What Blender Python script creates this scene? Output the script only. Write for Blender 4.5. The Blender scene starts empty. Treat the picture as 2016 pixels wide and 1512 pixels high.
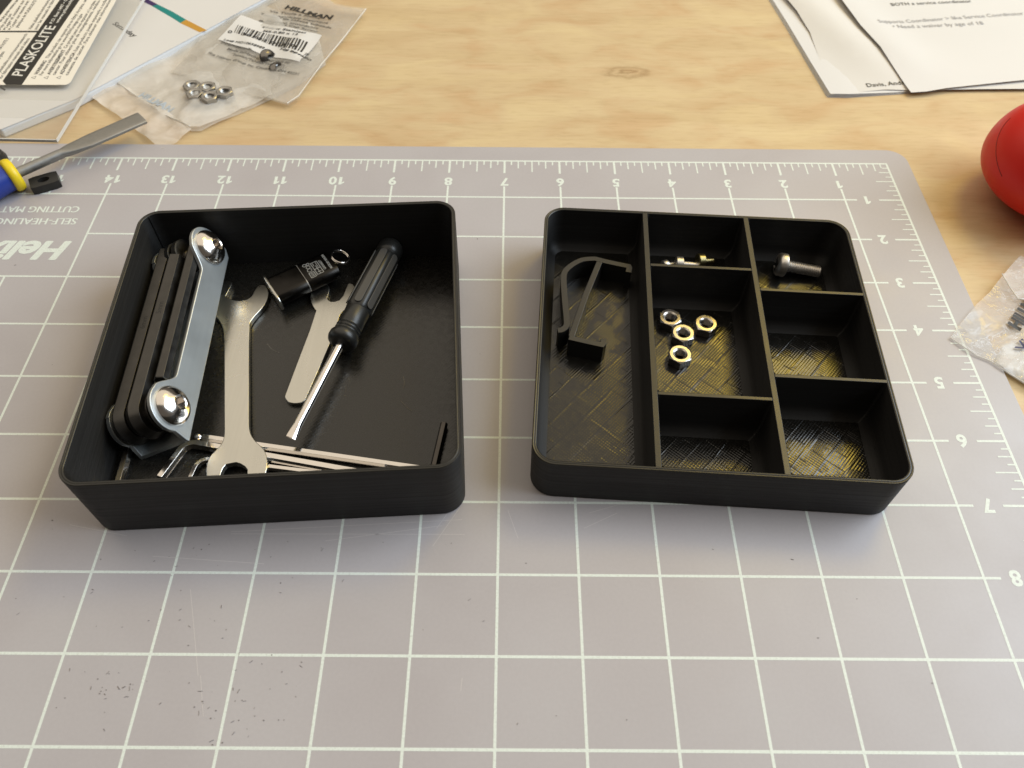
import bpy, bmesh, math, random
from math import sin, cos, pi, radians, sqrt
from mathutils import Vector, Matrix, noise
from mathutils.geometry import delaunay_2d_cdt

D = {
'cam_loc':[3.740985,-174.759111,234.537382],
'cam_rot':[[0.999971,-0.007455,-0.001261],[0.005254,0.805091,-0.593129],[0.005437,0.593105,0.805107]],
'lens':27.763348,
'wrench_big':[[-96.58,22.17,4.27],[-96.24,24.26,4.21],[-95.27,27.07,4.14],[-93.77,29.92,4.07],[-92.58,33.17,3.98],[-92.17,36.44,3.9],[-92.47,39.39,3.82],[-93.38,41.98,3.75],[-94.91,43.65,3.71],[-96.92,43.63,3.71],[-97.86,42.31,3.75],[-98.27,40.44,3.79],[-98.61,38.21,3.85],[-99.1,36.74,3.89],[-100.15,35.45,3.92],[-103.39,34.58,3.95],[-106.17,35.2,3.93],[-109.0,36.63,3.89],[-108.66,39.21,3.83],[-107.93,43.7,3.71],[-108.62,45.59,3.66],[-110.45,45.95,3.65],[-112.89,44.86,3.68],[-115.11,42.87,3.73],[-116.52,39.87,3.81],[-116.6,36.92,3.89],[-115.42,33.65,3.97],[-113.38,30.08,4.06],[-111.66,27.78,4.12],[-110.38,26.21,4.16],[-108.26,23.78,4.23],[-106.31,20.35,4.32],[-105.1,16.95,4.4],[-101.65,2.22,4.79],[-95.81,-23.12,5.45],[-94.9,-26.83,5.54],[-94.36,-30.11,5.63],[-94.68,-32.63,5.69],[-95.97,-34.78,5.75],[-97.25,-36.91,5.8],[-97.76,-39.71,5.88],[-97.44,-42.46,5.95],[-96.58,-45.17,6.02],[-95.0,-47.51,6.08],[-92.74,-48.49,6.11],[-91.82,-47.49,6.08],[-92.22,-45.14,6.02],[-91.78,-40.69,5.9],[-89.57,-40.05,5.89],[-87.46,-39.62,5.88],[-83.9,-41.83,5.93],[-83.36,-44.38,6.0],[-82.36,-47.07,6.07],[-80.38,-48.22,6.1],[-78.31,-47.04,6.07],[-77.39,-44.33,6.0],[-77.2,-41.6,5.93],[-77.58,-39.19,5.86],[-79.23,-34.99,5.75],[-81.11,-33.05,5.7],[-83.31,-31.09,5.65],[-85.34,-28.57,5.59],[-86.48,-26.01,5.52],[-87.25,-23.05,5.44]],
'wrench_small':[[-77.43,-9.8],[-77.37,-11.01],[-76.81,-11.91],[-76.07,-12.81],[-75.08,-13.4],[-73.07,-13.68],[-71.4,-13.37],[-70.71,-13.06],[-69.88,-12.15],[-69.58,-10.94],[-64.06,16.69],[-63.02,26.38],[-62.77,28.5],[-61.72,30.65],[-59.4,33.56],[-58.05,37.95],[-58.32,42.41],[-59.65,44.27],[-59.92,44.68],[-61.22,45.36],[-62.04,44.66],[-63.27,36.48],[-66.91,34.84],[-69.06,36.69],[-68.87,38.85],[-68.83,42.11],[-69.79,44.58],[-72.37,45.66],[-74.82,44.53],[-76.01,41.77],[-76.01,37.97],[-75.07,34.49],[-73.72,32.12],[-72.12,30.04]],
'clip_spring':[[20.97,15.16],[22.27,15.36],[23.74,16.5],[24.46,18.02],[24.53,19.92],[24.17,28.86],[23.97,37.72],[24.09,43.94],[25.09,46.49],[27.49,49.28],[30.02,51.24],[32.24,52.43],[36.89,52.96],[38.7,52.2],[41.71,51.15],[48.93,49.08],[50.42,48.67],[49.7,45.48]],
'clip_strut':[[38.82,51.77],[32.18,32.94],[25.88,12.41]],
'clip_foot':[[25.0,11.85],[31.04,10.06],[36.9,8.47],[37.58,9.39],[37.58,11.23]],
'bag1_flap':[[-203.89,191.65],[-207.15,174.1],[-192.3,161.54],[-177.1,147.96],[-161.32,133.8],[-155.79,138.63],[-151.07,149.05],[-176.12,171.28]],
'bag1':[[-203.4,191.54],[-187.2,177.03],[-168.53,161.28],[-151.45,149.24],[-146.85,149.3],[-135.34,160.15],[-120.09,173.85],[-106.13,188.11],[-95.21,207.38],[-105.37,240.95],[-148.41,270.94],[-158.8,258.23],[-167.11,234.19],[-187.02,211.48]],
'bag2':[[-156.67,275.92],[-155.42,254.95],[-165.35,229.16],[-169.53,208.75],[-172.38,194.62],[-149.88,184.72],[-125.64,175.14],[-108.35,169.4],[-103.65,175.44],[-96.06,201.79],[-88.62,228.39],[-79.46,258.57],[-97.69,264.1],[-111.56,276.64]],
'bag_label':[[-147.58,249.22],[-99.88,229.33],[-107.05,201.76],[-155.13,224.53]],
'nuts_bag':[[-157.72,180.37],[-149.59,179.17],[-154.54,173.51],[-146.7,171.07],[-140.16,175.42]],
'bagscrews':[[-125.48,209.46],[-118.25,198.83]],
'bag2_text':{'HILLMAN':[[-125.59,258.87],[-97.32,245.44]],'Vis Tuule a filetage':[[-133.85,256.04],[-101.44,246.95]],'inoxydable metrique':[[-131.37,251.79],[-98.47,241.78]],'Tornillo de cabeza tubeada':[[-138.3,252.75],[-96.16,237.18]],'Metrico Inoxidable':[[-133.62,245.94],[-103.22,236.56]],'Button Hd Cap Screw':[[-137.41,245.36],[-102.61,232.5]],'Metric Stainless':[[-134.01,238.62],[-108.71,230.35]],'M5-0.80 x 12':[[-132.85,234.04],[-112.81,228.79]],'Lot# HO10658989':[[-151.66,223.74],[-128.99,216.74]],'H# 884680':[[-120.28,215.9],[-102.03,203.36]],'0':[[-151.47,231.53],[-149.17,230.96]],'30702 00310':[[-143.65,229.34],[-112.11,216.5]],'2':[[-106.49,209.88],[-103.96,208.97]],'Pce/Pza/Pie: 3':[[-152.53,220.83],[-131.42,213.38]],'Made in/Hecho en/Fabrique au':[[-148.14,215.55],[-112.42,200.48]],'Taiwan/Taiwan/Taiwan':[[-144.61,210.33],[-117.99,199.48]],'The Hillman Group Inc. Cincinnati, OH 45231':[[-157.79,211.09],[-105.92,189.67]]},
'barcode':[[-147.03,238.94],[-105.83,222.44],[-107.33,211.77],[-147.71,231.79]],
'bag1_text':[[-164.43,164.87],[-157.43,158.79]],
'acr_front':[[-239.0,138.98],[-212.28,138.16]],
'book_front':[[-239.78,143.63],[-212.03,168.91],[-176.33,214.82]],
'book_all':[[-250.19,133.83],[-207.39,181.08],[-176.58,215.79],[-146.14,250.48],[-134.89,281.35]],
'mattext':{'CUTTING MAT':[[-186.31,93.28],[-220.31,92.89]],'SELF-HEALING':[[-184.89,85.61],[-219.89,85.22]],'Helix':[[-182.98,71.1],[-219.79,70.7]]},
'acr_P':[-211.726228,137.354054,1.6],
'acr_n':[-0.002976,-0.096681,0.995311],
'acr':[[-252.98,138.75,1.61],[-211.59,137.7,1.63],[-198.21,243.13,11.92],[-192.68,283.48,15.85],[-304.7,282.51,15.42]],
'plabel':[[-261.41,176.24,5.23],[-219.08,176.57,5.39],[-217.73,177.15,5.45],[-216.91,178.67,5.6],[-211.92,243.02,11.86],[-209.73,271.22,14.61],[-294.7,270.49,14.28]],
'band':[[-250.85,179.08,5.54],[-248.36,176.33,5.28],[-240.42,176.39,5.31],[-231.49,245.54,12.05],[-227.54,276.52,15.07],[-238.76,276.42,15.03],[-242.3,245.45,12.01]],
'band2':[[-270.41,228.86,10.31],[-267.79,245.24,11.91],[-265.75,257.57,13.12],[-281.76,265.84,13.87],[-280.92,245.13,11.86]],
'rule':[[-266.9,218.58,9.32],[-245.07,218.76,9.41],[-245.21,217.48,9.28],[-266.46,217.31,9.2]],
'ptext':{'PLASKOLITE':[[-242.37,182.81,5.92],[-237.4,222.63,9.81]],'P.O. Box 1497 • Columbus':[[-240.01,224.76,10.01],[-237.09,255.21,12.97]],'www.plaskolite.com':[[-237.14,225.27,10.06],[-233.98,254.21,12.88]],'WARNING':[[-235.14,183.95,6.06],[-233.59,194.73,7.11]],'This product can expose you to Ethyl Acrylate, which is known':[[-233.42,196.52,7.28],[-225.92,257.9,13.27]],'For more information go to www.P65Warnings.ca.gov':[[-232.63,183.53,6.02],[-226.09,233.13,10.86]],'AVERTISSEMENT':[[-228.7,184.0,6.08],[-226.7,203.35,7.97]],'Ce produit peut vous exposer a l acrylate d ethyle':[[-226.66,204.71,8.1],[-221.38,252.77,12.78]],'cancer. Pour obtenir plus de renseignements, rendez-vous sur':[[-226.2,183.8,6.07],[-219.13,254.85,12.99]],'ADVERTENCIA':[[-222.47,184.26,6.12],[-220.83,201.35,7.79]],'Este producto puede exponerle a acrilato de etilo':[[-220.65,202.26,7.88],[-215.61,256.95,13.21]],'causante de cancer. Para obtener mas informacion, visite www':[[-219.7,183.63,6.07],[-212.94,261.15,13.62]],'Visitez plaskolite.com/resourcesearch':[[-249.71,219.67,9.48],[-246.94,251.52,12.58]],'pour les manuels de fabrication':[[-246.71,219.69,9.49],[-244.45,251.54,12.59]],'plastique de PLASKOLITE':[[-257.14,221.27,9.62],[-254.5,244.84,11.91]],'Couper sur mesure avec':[[-259.84,221.25,9.61],[-258.36,244.31,11.85]],'Leger et resistant aux':[[-262.69,221.23,9.59],[-260.99,244.79,11.89]],'Ne jaunit pas':[[-265.24,221.21,9.59],[-263.98,232.82,10.72]],'une plus grande resistance que':[[-267.61,225.98,10.04],[-264.55,245.26,11.92]],'plaskolite.com/resourcesearch':[[-254.25,185.75,6.17],[-250.22,216.12,9.14]],'for fabrication manuals and videos':[[-252.0,180.79,5.7],[-247.83,212.39,8.78]],'PLASKOLITE S':[[-260.54,200.8,7.62],[-258.66,212.3,8.74]],'crylite':[[-257.83,195.43,7.1],[-257.33,201.73,7.72]]},
'tri':[[[-237.51,181.77,5.84],[-235.29,183.08,5.97],[-235.34,180.71,5.74]],[[-231.23,181.82,5.86],[-229.01,183.13,5.99],[-229.07,180.76,5.76]],[[-225.04,181.86,5.88],[-222.72,183.18,6.02],[-222.81,180.81,5.79]]],
'bul':[[-266.19,220.01,9.47],[-263.79,220.03,9.48],[-261.15,220.05,9.48]],
'strip':[[[-212.75,268.48],[-206.04,264.11],[-192.97,254.96],[-197.87,257.34],[-198.72,257.33],[-209.5,265.17]]],
'strip_purple':[[-207.11,262.98],[-198.81,256.78],[-195.98,258.39],[-204.43,265.15],[-215.16,273.64],[-217.85,271.42]],
'strip_teal':[[-198.81,256.78],[-183.92,244.15],[-178.54,239.21],[-176.23,242.75],[-185.64,250.75],[-195.98,258.39]],
'strip_gold':[[-178.54,239.21],[-165.7,230.05],[-162.23,232.05],[-176.23,242.75]],
'saturday':[[-215.31,237.66],[-199.83,224.53]],
'darkmark':[[-251.18,175.85,5.22],[-247.31,172.99,4.96],[-247.43,171.92,4.85],[-251.17,174.4,5.08]],
'p_base':[[151.6,279.82],[155.67,249.08],[160.1,210.42],[163.6,182.28],[173.14,181.94],[201.61,185.37],[230.53,189.31],[272.92,191.08],[294.45,192.57],[350.12,345.95],[153.14,342.57]],
'p_mid':[[159.74,277.26],[163.77,260.97],[166.8,239.81],[166.61,215.87],[165.73,193.45],[165.31,182.76],[180.22,184.71],[193.99,187.26],[207.69,186.86],[243.4,188.29],[271.32,188.91],[289.23,190.34],[343.78,342.78],[164.97,339.72]],
'p_top':[[190.5,272.78],[194.74,243.94],[200.09,222.42],[202.29,207.07],[203.72,197.2],[205.74,183.25],[213.69,184.18],[224.96,187.28],[246.98,191.15],[269.96,195.08],[291.03,197.19],[336.93,338.74],[191.52,336.24]],
'p_text':{'Davis, Andr':[[185.51,189.06],[205.42,191.36]],'BOTH a service coordinator':[[219.28,266.81],[266.58,271.41]],'Supports Coordinator > like Service Coordinator':[[206.08,246.46],[291.85,258.57]],'• Need a waiver by age of 18':[[213.16,242.39],[265.25,247.78]]},
'rbag_back':[[173.17,21.42],[178.73,27.62],[183.67,32.9],[189.89,39.38],[196.89,45.48],[204.26,53.42],[210.99,60.42],[216.57,65.8],[219.06,62.86],[227.46,55.38],[216.75,14.36],[199.23,-5.65],[193.94,-0.65],[189.52,4.22],[184.73,9.91],[180.29,12.54],[177.65,14.97]],
'rbag_front':[[203.51,53.31],[210.49,55.96],[215.92,58.21],[228.59,54.43],[224.3,34.01],[211.86,32.83],[208.51,39.75],[205.47,40.26],[204.45,46.29]],
'rbag_ins':[[193.48,18.84],[197.57,19.38],[203.43,21.46],[215.26,24.62],[209.21,4.87],[199.82,-3.61],[194.89,1.44],[190.37,6.11],[186.03,9.91]],
'rbag_text':{'HILLMAN':[[200.12,24.06],[219.81,46.63]],'Vis':[[198.29,13.55],[204.45,20.56]]},
'red':[[253.85,126.75],[222.45,126.37]],
'file_axis':[[-231.39,88.92],[-216.14,105.76],[-213.64,108.54],[-173.05,146.11]],
'file_w':[[-223.24,112.38],[-210.27,98.14],[-175.47,149.84],[-170.36,142.34],[-224.1,108.02],[-214.09,95.07],[-214.94,109.31],[-211.87,105.82],[-203.97,118.66],[-201.31,115.45],[-195.59,132.5],[-189.35,124.6]],
'block':[[-213.72,108.95],[-203.15,114.65],[-199.27,107.16],[-209.07,100.46]],
'block_top':[[-211.84,106.5],[-201.36,112.15],[-199.35,107.83],[-208.86,100.73]],
'knob':[[-231.06,123.92],[-227.83,117.4],[-225.76,110.29]],
'knot':[[63.62,203.58]],
'debris':[[-73.5,-120.1],[-78.7,-119.3],[-64.8,-119.7],[-60.2,-109.8],[-75.2,-111.3],[-82.9,-115.3],[-71.8,-119.8],[-68.4,-104.2],[-73.6,-111.9],[-77.7,-126.2],[-80.3,-101.4],[-72.0,-114.4],[-88.2,-109.7],[-81.0,-116.5],[-78.8,-117.2],[-57.3,-110.4],[-83.2,-114.8],[-64.7,-111.2],[-62.1,-106.4],[-85.1,-116.3],[-84.5,-112.0],[-69.1,-122.0],[-74.0,-114.6],[-60.7,-119.6],[-75.1,-125.6],[-83.4,-117.9],[-68.1,-116.5],[-79.8,-119.3],[-81.1,-112.2],[-82.6,-126.3],[-78.2,-125.2],[-71.3,-114.6],[-67.6,-118.6],[-75.6,-106.0],[-72.6,-123.2],[-68.3,-124.0],[-59.2,-119.6],[-56.8,-104.8],[-81.5,-96.7],[-106.4,-110.9],[-100.5,-109.3],[-125.6,-115.2],[-123.7,-106.2],[-113.0,-112.8],[-115.9,-111.3],[-124.0,-116.7],[-112.8,-111.1],[-108.0,-111.2],[-112.0,-107.3],[-112.8,-112.2],[-105.0,-110.2],[-111.4,-111.8],[-108.0,-111.3],[-114.8,-108.8],[-103.9,-111.6],[-108.6,-122.5],[-105.1,-113.6],[-112.4,-107.0],[-104.2,-110.3],[-110.9,-114.2],[-104.8,-111.4],[-110.0,-117.9],[-109.3,-107.0],[-106.8,-111.1],[-111.4,-113.0],[-95.6,-91.3],[-101.1,-74.2],[-67.5,-65.5],[-72.0,-70.8],[-125.5,-72.0],[-86.6,-90.9],[-132.9,-84.4],[-145.5,-58.6],[-112.3,-93.6],[-95.6,-70.5],[-16.7,-66.2],[-115.5,-69.0],[-94.5,-68.4],[-56.1,-68.2],[-88.1,-73.8],[-144.4,-61.7],[-108.5,-72.5],[-104.2,-70.9],[-97.1,-68.0],[-92.5,-66.7],[-124.8,-83.0],[-48.1,-78.5],[-92.2,-93.3],[-147.4,-85.0],[-67.3,-79.4],[-75.6,-101.4],[-101.8,-77.3],[-22.1,-93.8],[-96.2,-88.1],[-144.9,-89.8],[-97.6,-82.1],[-94.8,-106.5],[-85.1,-91.5],[-56.9,-103.6],[-66.8,-82.5],[-102.1,-88.2],[-84.0,-87.1],[-122.5,-114.1],[-56.9,-113.3],[-91.1,-98.9],[-142.0,-93.5],[-104.9,-91.6],[-119.2,-106.8],[-120.1,-93.4],[-95.0,-115.4],[-81.0,-94.2],[8.9,-72.3],[-71.6,-103.6],[-124.8,-82.0],[-66.0,-101.6],[-63.9,-77.7],[-56.5,-67.6],[-25.8,-78.6],[-36.9,-65.5],[-15.0,-65.7],[-77.5,-68.3],[68.8,-67.1],[-8.5,-84.4],[110.8,-83.2],[63.8,-78.0],[93.5,-70.4],[-203.9,85.4],[-167.9,5.4],[-201.3,57.1],[-4.0,-91.0],[6.3,-120.2],[96.1,-95.4],[37.0,-118.9],[22.9,-126.6],[126.2,-108.3],[17.2,-118.0],[-11.0,74.7],[-8.1,12.1]],
'scratch':[[[-139.37,-60.1],[-119.61,-63.9]],[[-86.45,-62.2],[-11.9,-57.26]],[[-86.29,-62.92],[-10.85,-62.51]],[[-55.62,-65.17],[-18.42,-59.5]],[[-12.92,-53.01],[-20.93,-66.66]],[[-16.99,-55.28],[-20.01,-60.42]],[[29.82,-54.53],[41.84,-50.69]],[[3.04,-53.82],[6.4,-63.8]],[[27.88,-60.04],[39.03,-54.46]],[[-94.8,-81.62],[-86.18,-107.61]],[[-85.45,-107.61],[-82.08,-118.74]],[[-9.74,-107.81],[-10.03,-111.36]],[[-109.53,-70.82],[-73.68,-73.12]]],
'nuts':[[64.83,26.57],[78.29,23.64],[68.91,18.77],[66.52,8.49]]}

S = 0.001                      # everything below is written in millimetres
scene = bpy.context.scene
col = scene.collection

# ------------------------------------------------------------------ camera
cam_data = bpy.data.cameras.new("camera")
cam = bpy.data.objects.new("camera", cam_data)
col.objects.link(cam)
cm = Matrix(D['cam_rot']).to_4x4()
cm.translation = Vector(D['cam_loc']) * S
cam.matrix_world = cm
cam_data.sensor_width = 36.0
cam_data.lens = D['lens']
cam_data.clip_start = 0.01
cam_data.clip_end = 20.0
cam_data.dof.use_dof = True
cam_data.dof.focus_distance = 0.285
cam_data.dof.aperture_fstop = 20.0
scene.camera = cam

# ------------------------------------------------------------------ light
world = bpy.data.worlds.new("World")
scene.world = world
world.use_nodes = True
bg = world.node_tree.nodes["Background"]
bg.inputs[0].default_value = (1.0, 0.86, 0.70, 1)
bg.inputs[1].default_value = 0.12

def area(name, target, az, el, dist, w, h, power, color):
    """lamp seen from target at azimuth az (deg, 0 = +y away from camera, 90 = +x) and elevation el"""
    d = Vector((sin(radians(az)) * cos(radians(el)), cos(radians(az)) * cos(radians(el)), sin(radians(el))))
    l = bpy.data.lights.new(name, 'AREA')
    l.shape = 'RECTANGLE'; l.size = w; l.size_y = h
    l.energy = power; l.color = color
    o = bpy.data.objects.new(name, l)
    o.location = Vector(target) * S + d * dist
    o.rotation_euler = d.to_track_quat('Z', 'Y').to_euler()
    col.objects.link(o)
    return o

area("ceiling_bounce_lamp", (0, 0, 0), -10, 66, 1.7, 3.4, 2.8, 29.0, (1.0, 0.88, 0.71))
area("warm_lamp", (70, 0, 0), 33, 49, 1.5, 0.34, 0.34, 4.6, (1.0, 0.69, 0.06))
area("window_lamp", (0, 0, 0), 80, 38, 2.2, 1.8, 1.5, 60.0, (0.78, 0.89, 1.0))

scene.view_settings.view_transform = 'Standard'
scene.view_settings.look = 'None'
scene.view_settings.exposure = -0.12
scene.view_settings.gamma = 1.0
scene.cycles.use_denoising = True
scene.cycles.max_bounces = 10
scene.cycles.transparent_max_bounces = 24
scene.cycles.sample_clamp_indirect = 6.0

# ------------------------------------------------------------------ materials
def mat(name, color=(.5, .5, .5), rough=.5, metal=0.0, spec=.5):
    m = bpy.data.materials.new(name); m.use_nodes = True
    b = m.node_tree.nodes["Principled BSDF"]
    b.inputs["Base Color"].default_value = (*color, 1)
    b.inputs["Roughness"].default_value = rough
    b.inputs["Metallic"].default_value = metal
    b.inputs["Specular IOR Level"].default_value = spec
    return m, m.node_tree, b

def nd(nt, t, **kw):
    n = nt.nodes.new(t)
    for k, v in kw.items():
        if hasattr(n, k): setattr(n, k, v)
        else: n.inputs[k].default_value = v
    return n

def coords(nt, scale, rot=(0, 0, 0)):
    tc = nd(nt, "ShaderNodeTexCoord"); mp = nd(nt, "ShaderNodeMapping")
    mp.inputs["Scale"].default_value = scale; mp.inputs["Rotation"].default_value = rot
    nt.links.new(tc.outputs["Object"], mp.inputs[0])
    return mp.outputs[0]

def noise_tex(nt, vec, scale, detail=3, rough=.55, dist=0.0):
    n = nd(nt, "ShaderNodeTexNoise"); n.inputs["Scale"].default_value = scale
    n.inputs["Detail"].default_value = detail; n.inputs["Roughness"].default_value = rough
    n.inputs["Distortion"].default_value = dist
    nt.links.new(vec, n.inputs["Vector"]); return n.outputs["Fac"]

def math_n(nt, op, a, b=None, c=None):
    n = nd(nt, "ShaderNodeMath", operation=op)
    for i, v in enumerate((a, b, c)):
        if v is None: continue
        if isinstance(v, (int, float)): n.inputs[i].default_value = v
        else: nt.links.new(v, n.inputs[i])
    return n.outputs[0]

def ramp(nt, fac, stops):
    r = nd(nt, "ShaderNodeValToRGB"); e = r.color_ramp.elements
    while len(e) < len(stops): e.new(.5)
    for el, (p, c) in zip(e, stops): el.position = p; el.color = (*c, 1) if len(c) == 3 else c
    nt.links.new(fac, r.inputs[0]); return r.outputs[0]

def bump(nt, b, height, strength, dist):
    n = nd(nt, "ShaderNodeBump"); n.inputs["Strength"].default_value = strength; n.inputs["Distance"].default_value = dist
    nt.links.new(height, n.inputs["Height"]); nt.links.new(n.outputs[0], b.inputs["Normal"]); return n

def mixc(nt, fac, a, b, mode='MIX'):
    n = nd(nt, "ShaderNodeMix", data_type='RGBA', blend_type=mode)
    for sock, v in ((n.inputs[0], fac), (n.inputs[6], a), (n.inputs[7], b)):
        if isinstance(v, tuple): sock.default_value = (*v, 1)
        elif isinstance(v, (int, float)): sock.default_value = v
        else: nt.links.new(v, sock)
    return n.outputs[2]

def rough_noise(nt, b, vec, scale, lo, hi):
    f = noise_tex(nt, vec, scale, 4, .6)
    mr = nd(nt, "ShaderNodeMapRange"); mr.inputs["From Min"].default_value = .3; mr.inputs["From Max"].default_value = .7
    mr.inputs["To Min"].default_value = lo; mr.inputs["To Max"].default_value = hi
    nt.links.new(f, mr.inputs[0]); nt.links.new(mr.outputs[0], b.inputs["Roughness"])

# wood ------------------------------------------------------------------
M = {}
m, nt, b = mat("wood_veneer", rough=.42)
v1 = coords(nt, (9, 75, 5)); v2 = coords(nt, (1, 1, 1)); v3 = coords(nt, (90, 620, 20)); v4 = coords(nt, (16, 30, 12))
g1 = noise_tex(nt, v1, 1.0, 5, .55, .6)
c1 = ramp(nt, g1, [(.30, (.56, .41, .222)), (.52, (.605, .452, .255)), (.72, (.64, .488, .282))])
g2 = noise_tex(nt, v4, 1.6, 3, .5, .8)
c2 = mixc(nt, .42, c1, ramp(nt, g2, [(.33, (.38, .31, .24)), (.5, (.5, .5, .5)), (.68, (.64, .63, .60))]), 'OVERLAY')
g3 = noise_tex(nt, v3, 1.0, 3, .6)
c3 = mixc(nt, .15, c2, ramp(nt, g3, [(.36, (.36, .23, .10)), (.47, (.60, .45, .25)), (.68, (.68, .53, .33))]))
# the knot: rings round one point
tc = nd(nt, "ShaderNodeTexCoord")
sub = nd(nt, "ShaderNodeVectorMath", operation='SUBTRACT'); sub.inputs[1].default_value = (D['knot'][0][0] * S, D['knot'][0][1] * S, -.002)
nt.links.new(tc.outputs["Object"], sub.inputs[0])
mp = nd(nt, "ShaderNodeMapping"); mp.inputs["Scale"].default_value = (34, 80, 1); mp.inputs["Rotation"].default_value = (0, 0, radians(-14))
nt.links.new(sub.outputs[0], mp.inputs[0])
kn = noise_tex(nt, mp.outputs[0], 3.0, 3, .6)
ln = nd(nt, "ShaderNodeVectorMath", operation='LENGTH'); nt.links.new(mp.outputs[0], ln.inputs[0])
rr = math_n(nt, 'ADD', ln.outputs["Value"], math_n(nt, 'MULTIPLY', kn, .55))
kd = ramp(nt, rr, [(.30, (.30, .30, .30)), (.38, (.75, .75, .75)), (.50, (.12, .12, .12)), (.62, (.55, .55, .55)), (.76, (.1, .1, .1)), (1.0, (0, 0, 0))])
c4 = mixc(nt, math_n(nt, 'MULTIPLY', kd, .85), c3, (.24, .125, .035))
nt.links.new(c4, b.inputs["Base Color"])
bump(nt, b, g3, .12, .0002); rough_noise(nt, b, v2, 14, .34, .5)
M['wood'] = m

# cutting mat -------------------------------------------------------------
m, nt, b = mat("mat_vinyl", (.42, .385, .378), .36)
v = coords(nt, (1, 1, 1))
f = noise_tex(nt, v, 18, 3, .5, .4)
c = ramp(nt, f, [(.3, (.412, .383, .392)), (.5, (.436, .410, .420)), (.7, (.452, .430, .440))])
f2 = noise_tex(nt, v, 900, 2, .5)
c = mixc(nt, .035, c, ramp(nt, f2, [(.35, (.30, .27, .26)), (.65, (.6, .56, .55))]))
nt.links.new(c, b.inputs["Base Color"])
rough_noise(nt, b, v, 26, .30, .46)
bump(nt, b, noise_tex(nt, v, 55, 3, .5), .05, .0006)
M['mat'] = m
m, nt, b = mat("mat_ink", (.78, .84, .78), .45)
v = coords(nt, (1, 1, 1)); f = noise_tex(nt, v, 1500, 3, .6)
nt.links.new(ramp(nt, f, [(.30, (.60, .64, .585)), (.46, (.70, .755, .70)), (.7, (.745, .80, .745))]), b.inputs["Base Color"])
M['ink'] = m
M['scratch'] = mat("mat_scratch", (.56, .53, .52), .5)[0]
M['debris'] = mat("debris", (.21, .19, .185), .7)[0]

# printed black plastic ---------------------------------------------------
def pla(name, pitch=.28, strength=.6, rough=.56, base=(.0098, .0090, .0082), spec=.36, aniso=.6):
    m, nt, b = mat(name, base, rough, 0, spec)
    tn = nd(nt, 'ShaderNodeTangent', direction_type='RADIAL', axis='Z'); nt.links.new(tn.outputs[0], b.inputs['Tangent'])
    b.inputs['Anisotropic'].default_value = aniso; b.inputs['Anisotropic Rotation'].default_value = .25
    v = coords(nt, (6, 6, 1000 / pitch))
    f = noise_tex(nt, v, .55, 2, .6)
    w = noise_tex(nt, coords(nt, (8, 8, 420)), 1.0, 3, .6)
    h = math_n(nt, 'ADD', f, math_n(nt, 'MULTIPLY', w, 1.0))
    lines_ = noise_tex(nt, coords(nt, (2, 2, 1100)), 1.0, 2, .6)
    nt.links.new(ramp(nt, lines_, [(.36, tuple(x * .8 for x in base)), (.5, tuple(base)), (.66, tuple(x * 1.4 for x in base))]), b.inputs['Base Color'])
    bump(nt, b, h, strength, .00006)
    rough_noise(nt, b, coords(nt, (20, 20, 900)), 1.0, rough - .06, rough + .08)
    return m
M['pla'] = pla("printed_black_plastic")
M['pla_clip'] = pla("printed_black_plastic_clip", .22, .5, .36, (.0125, .0117, .0105), .6, .1)

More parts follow.
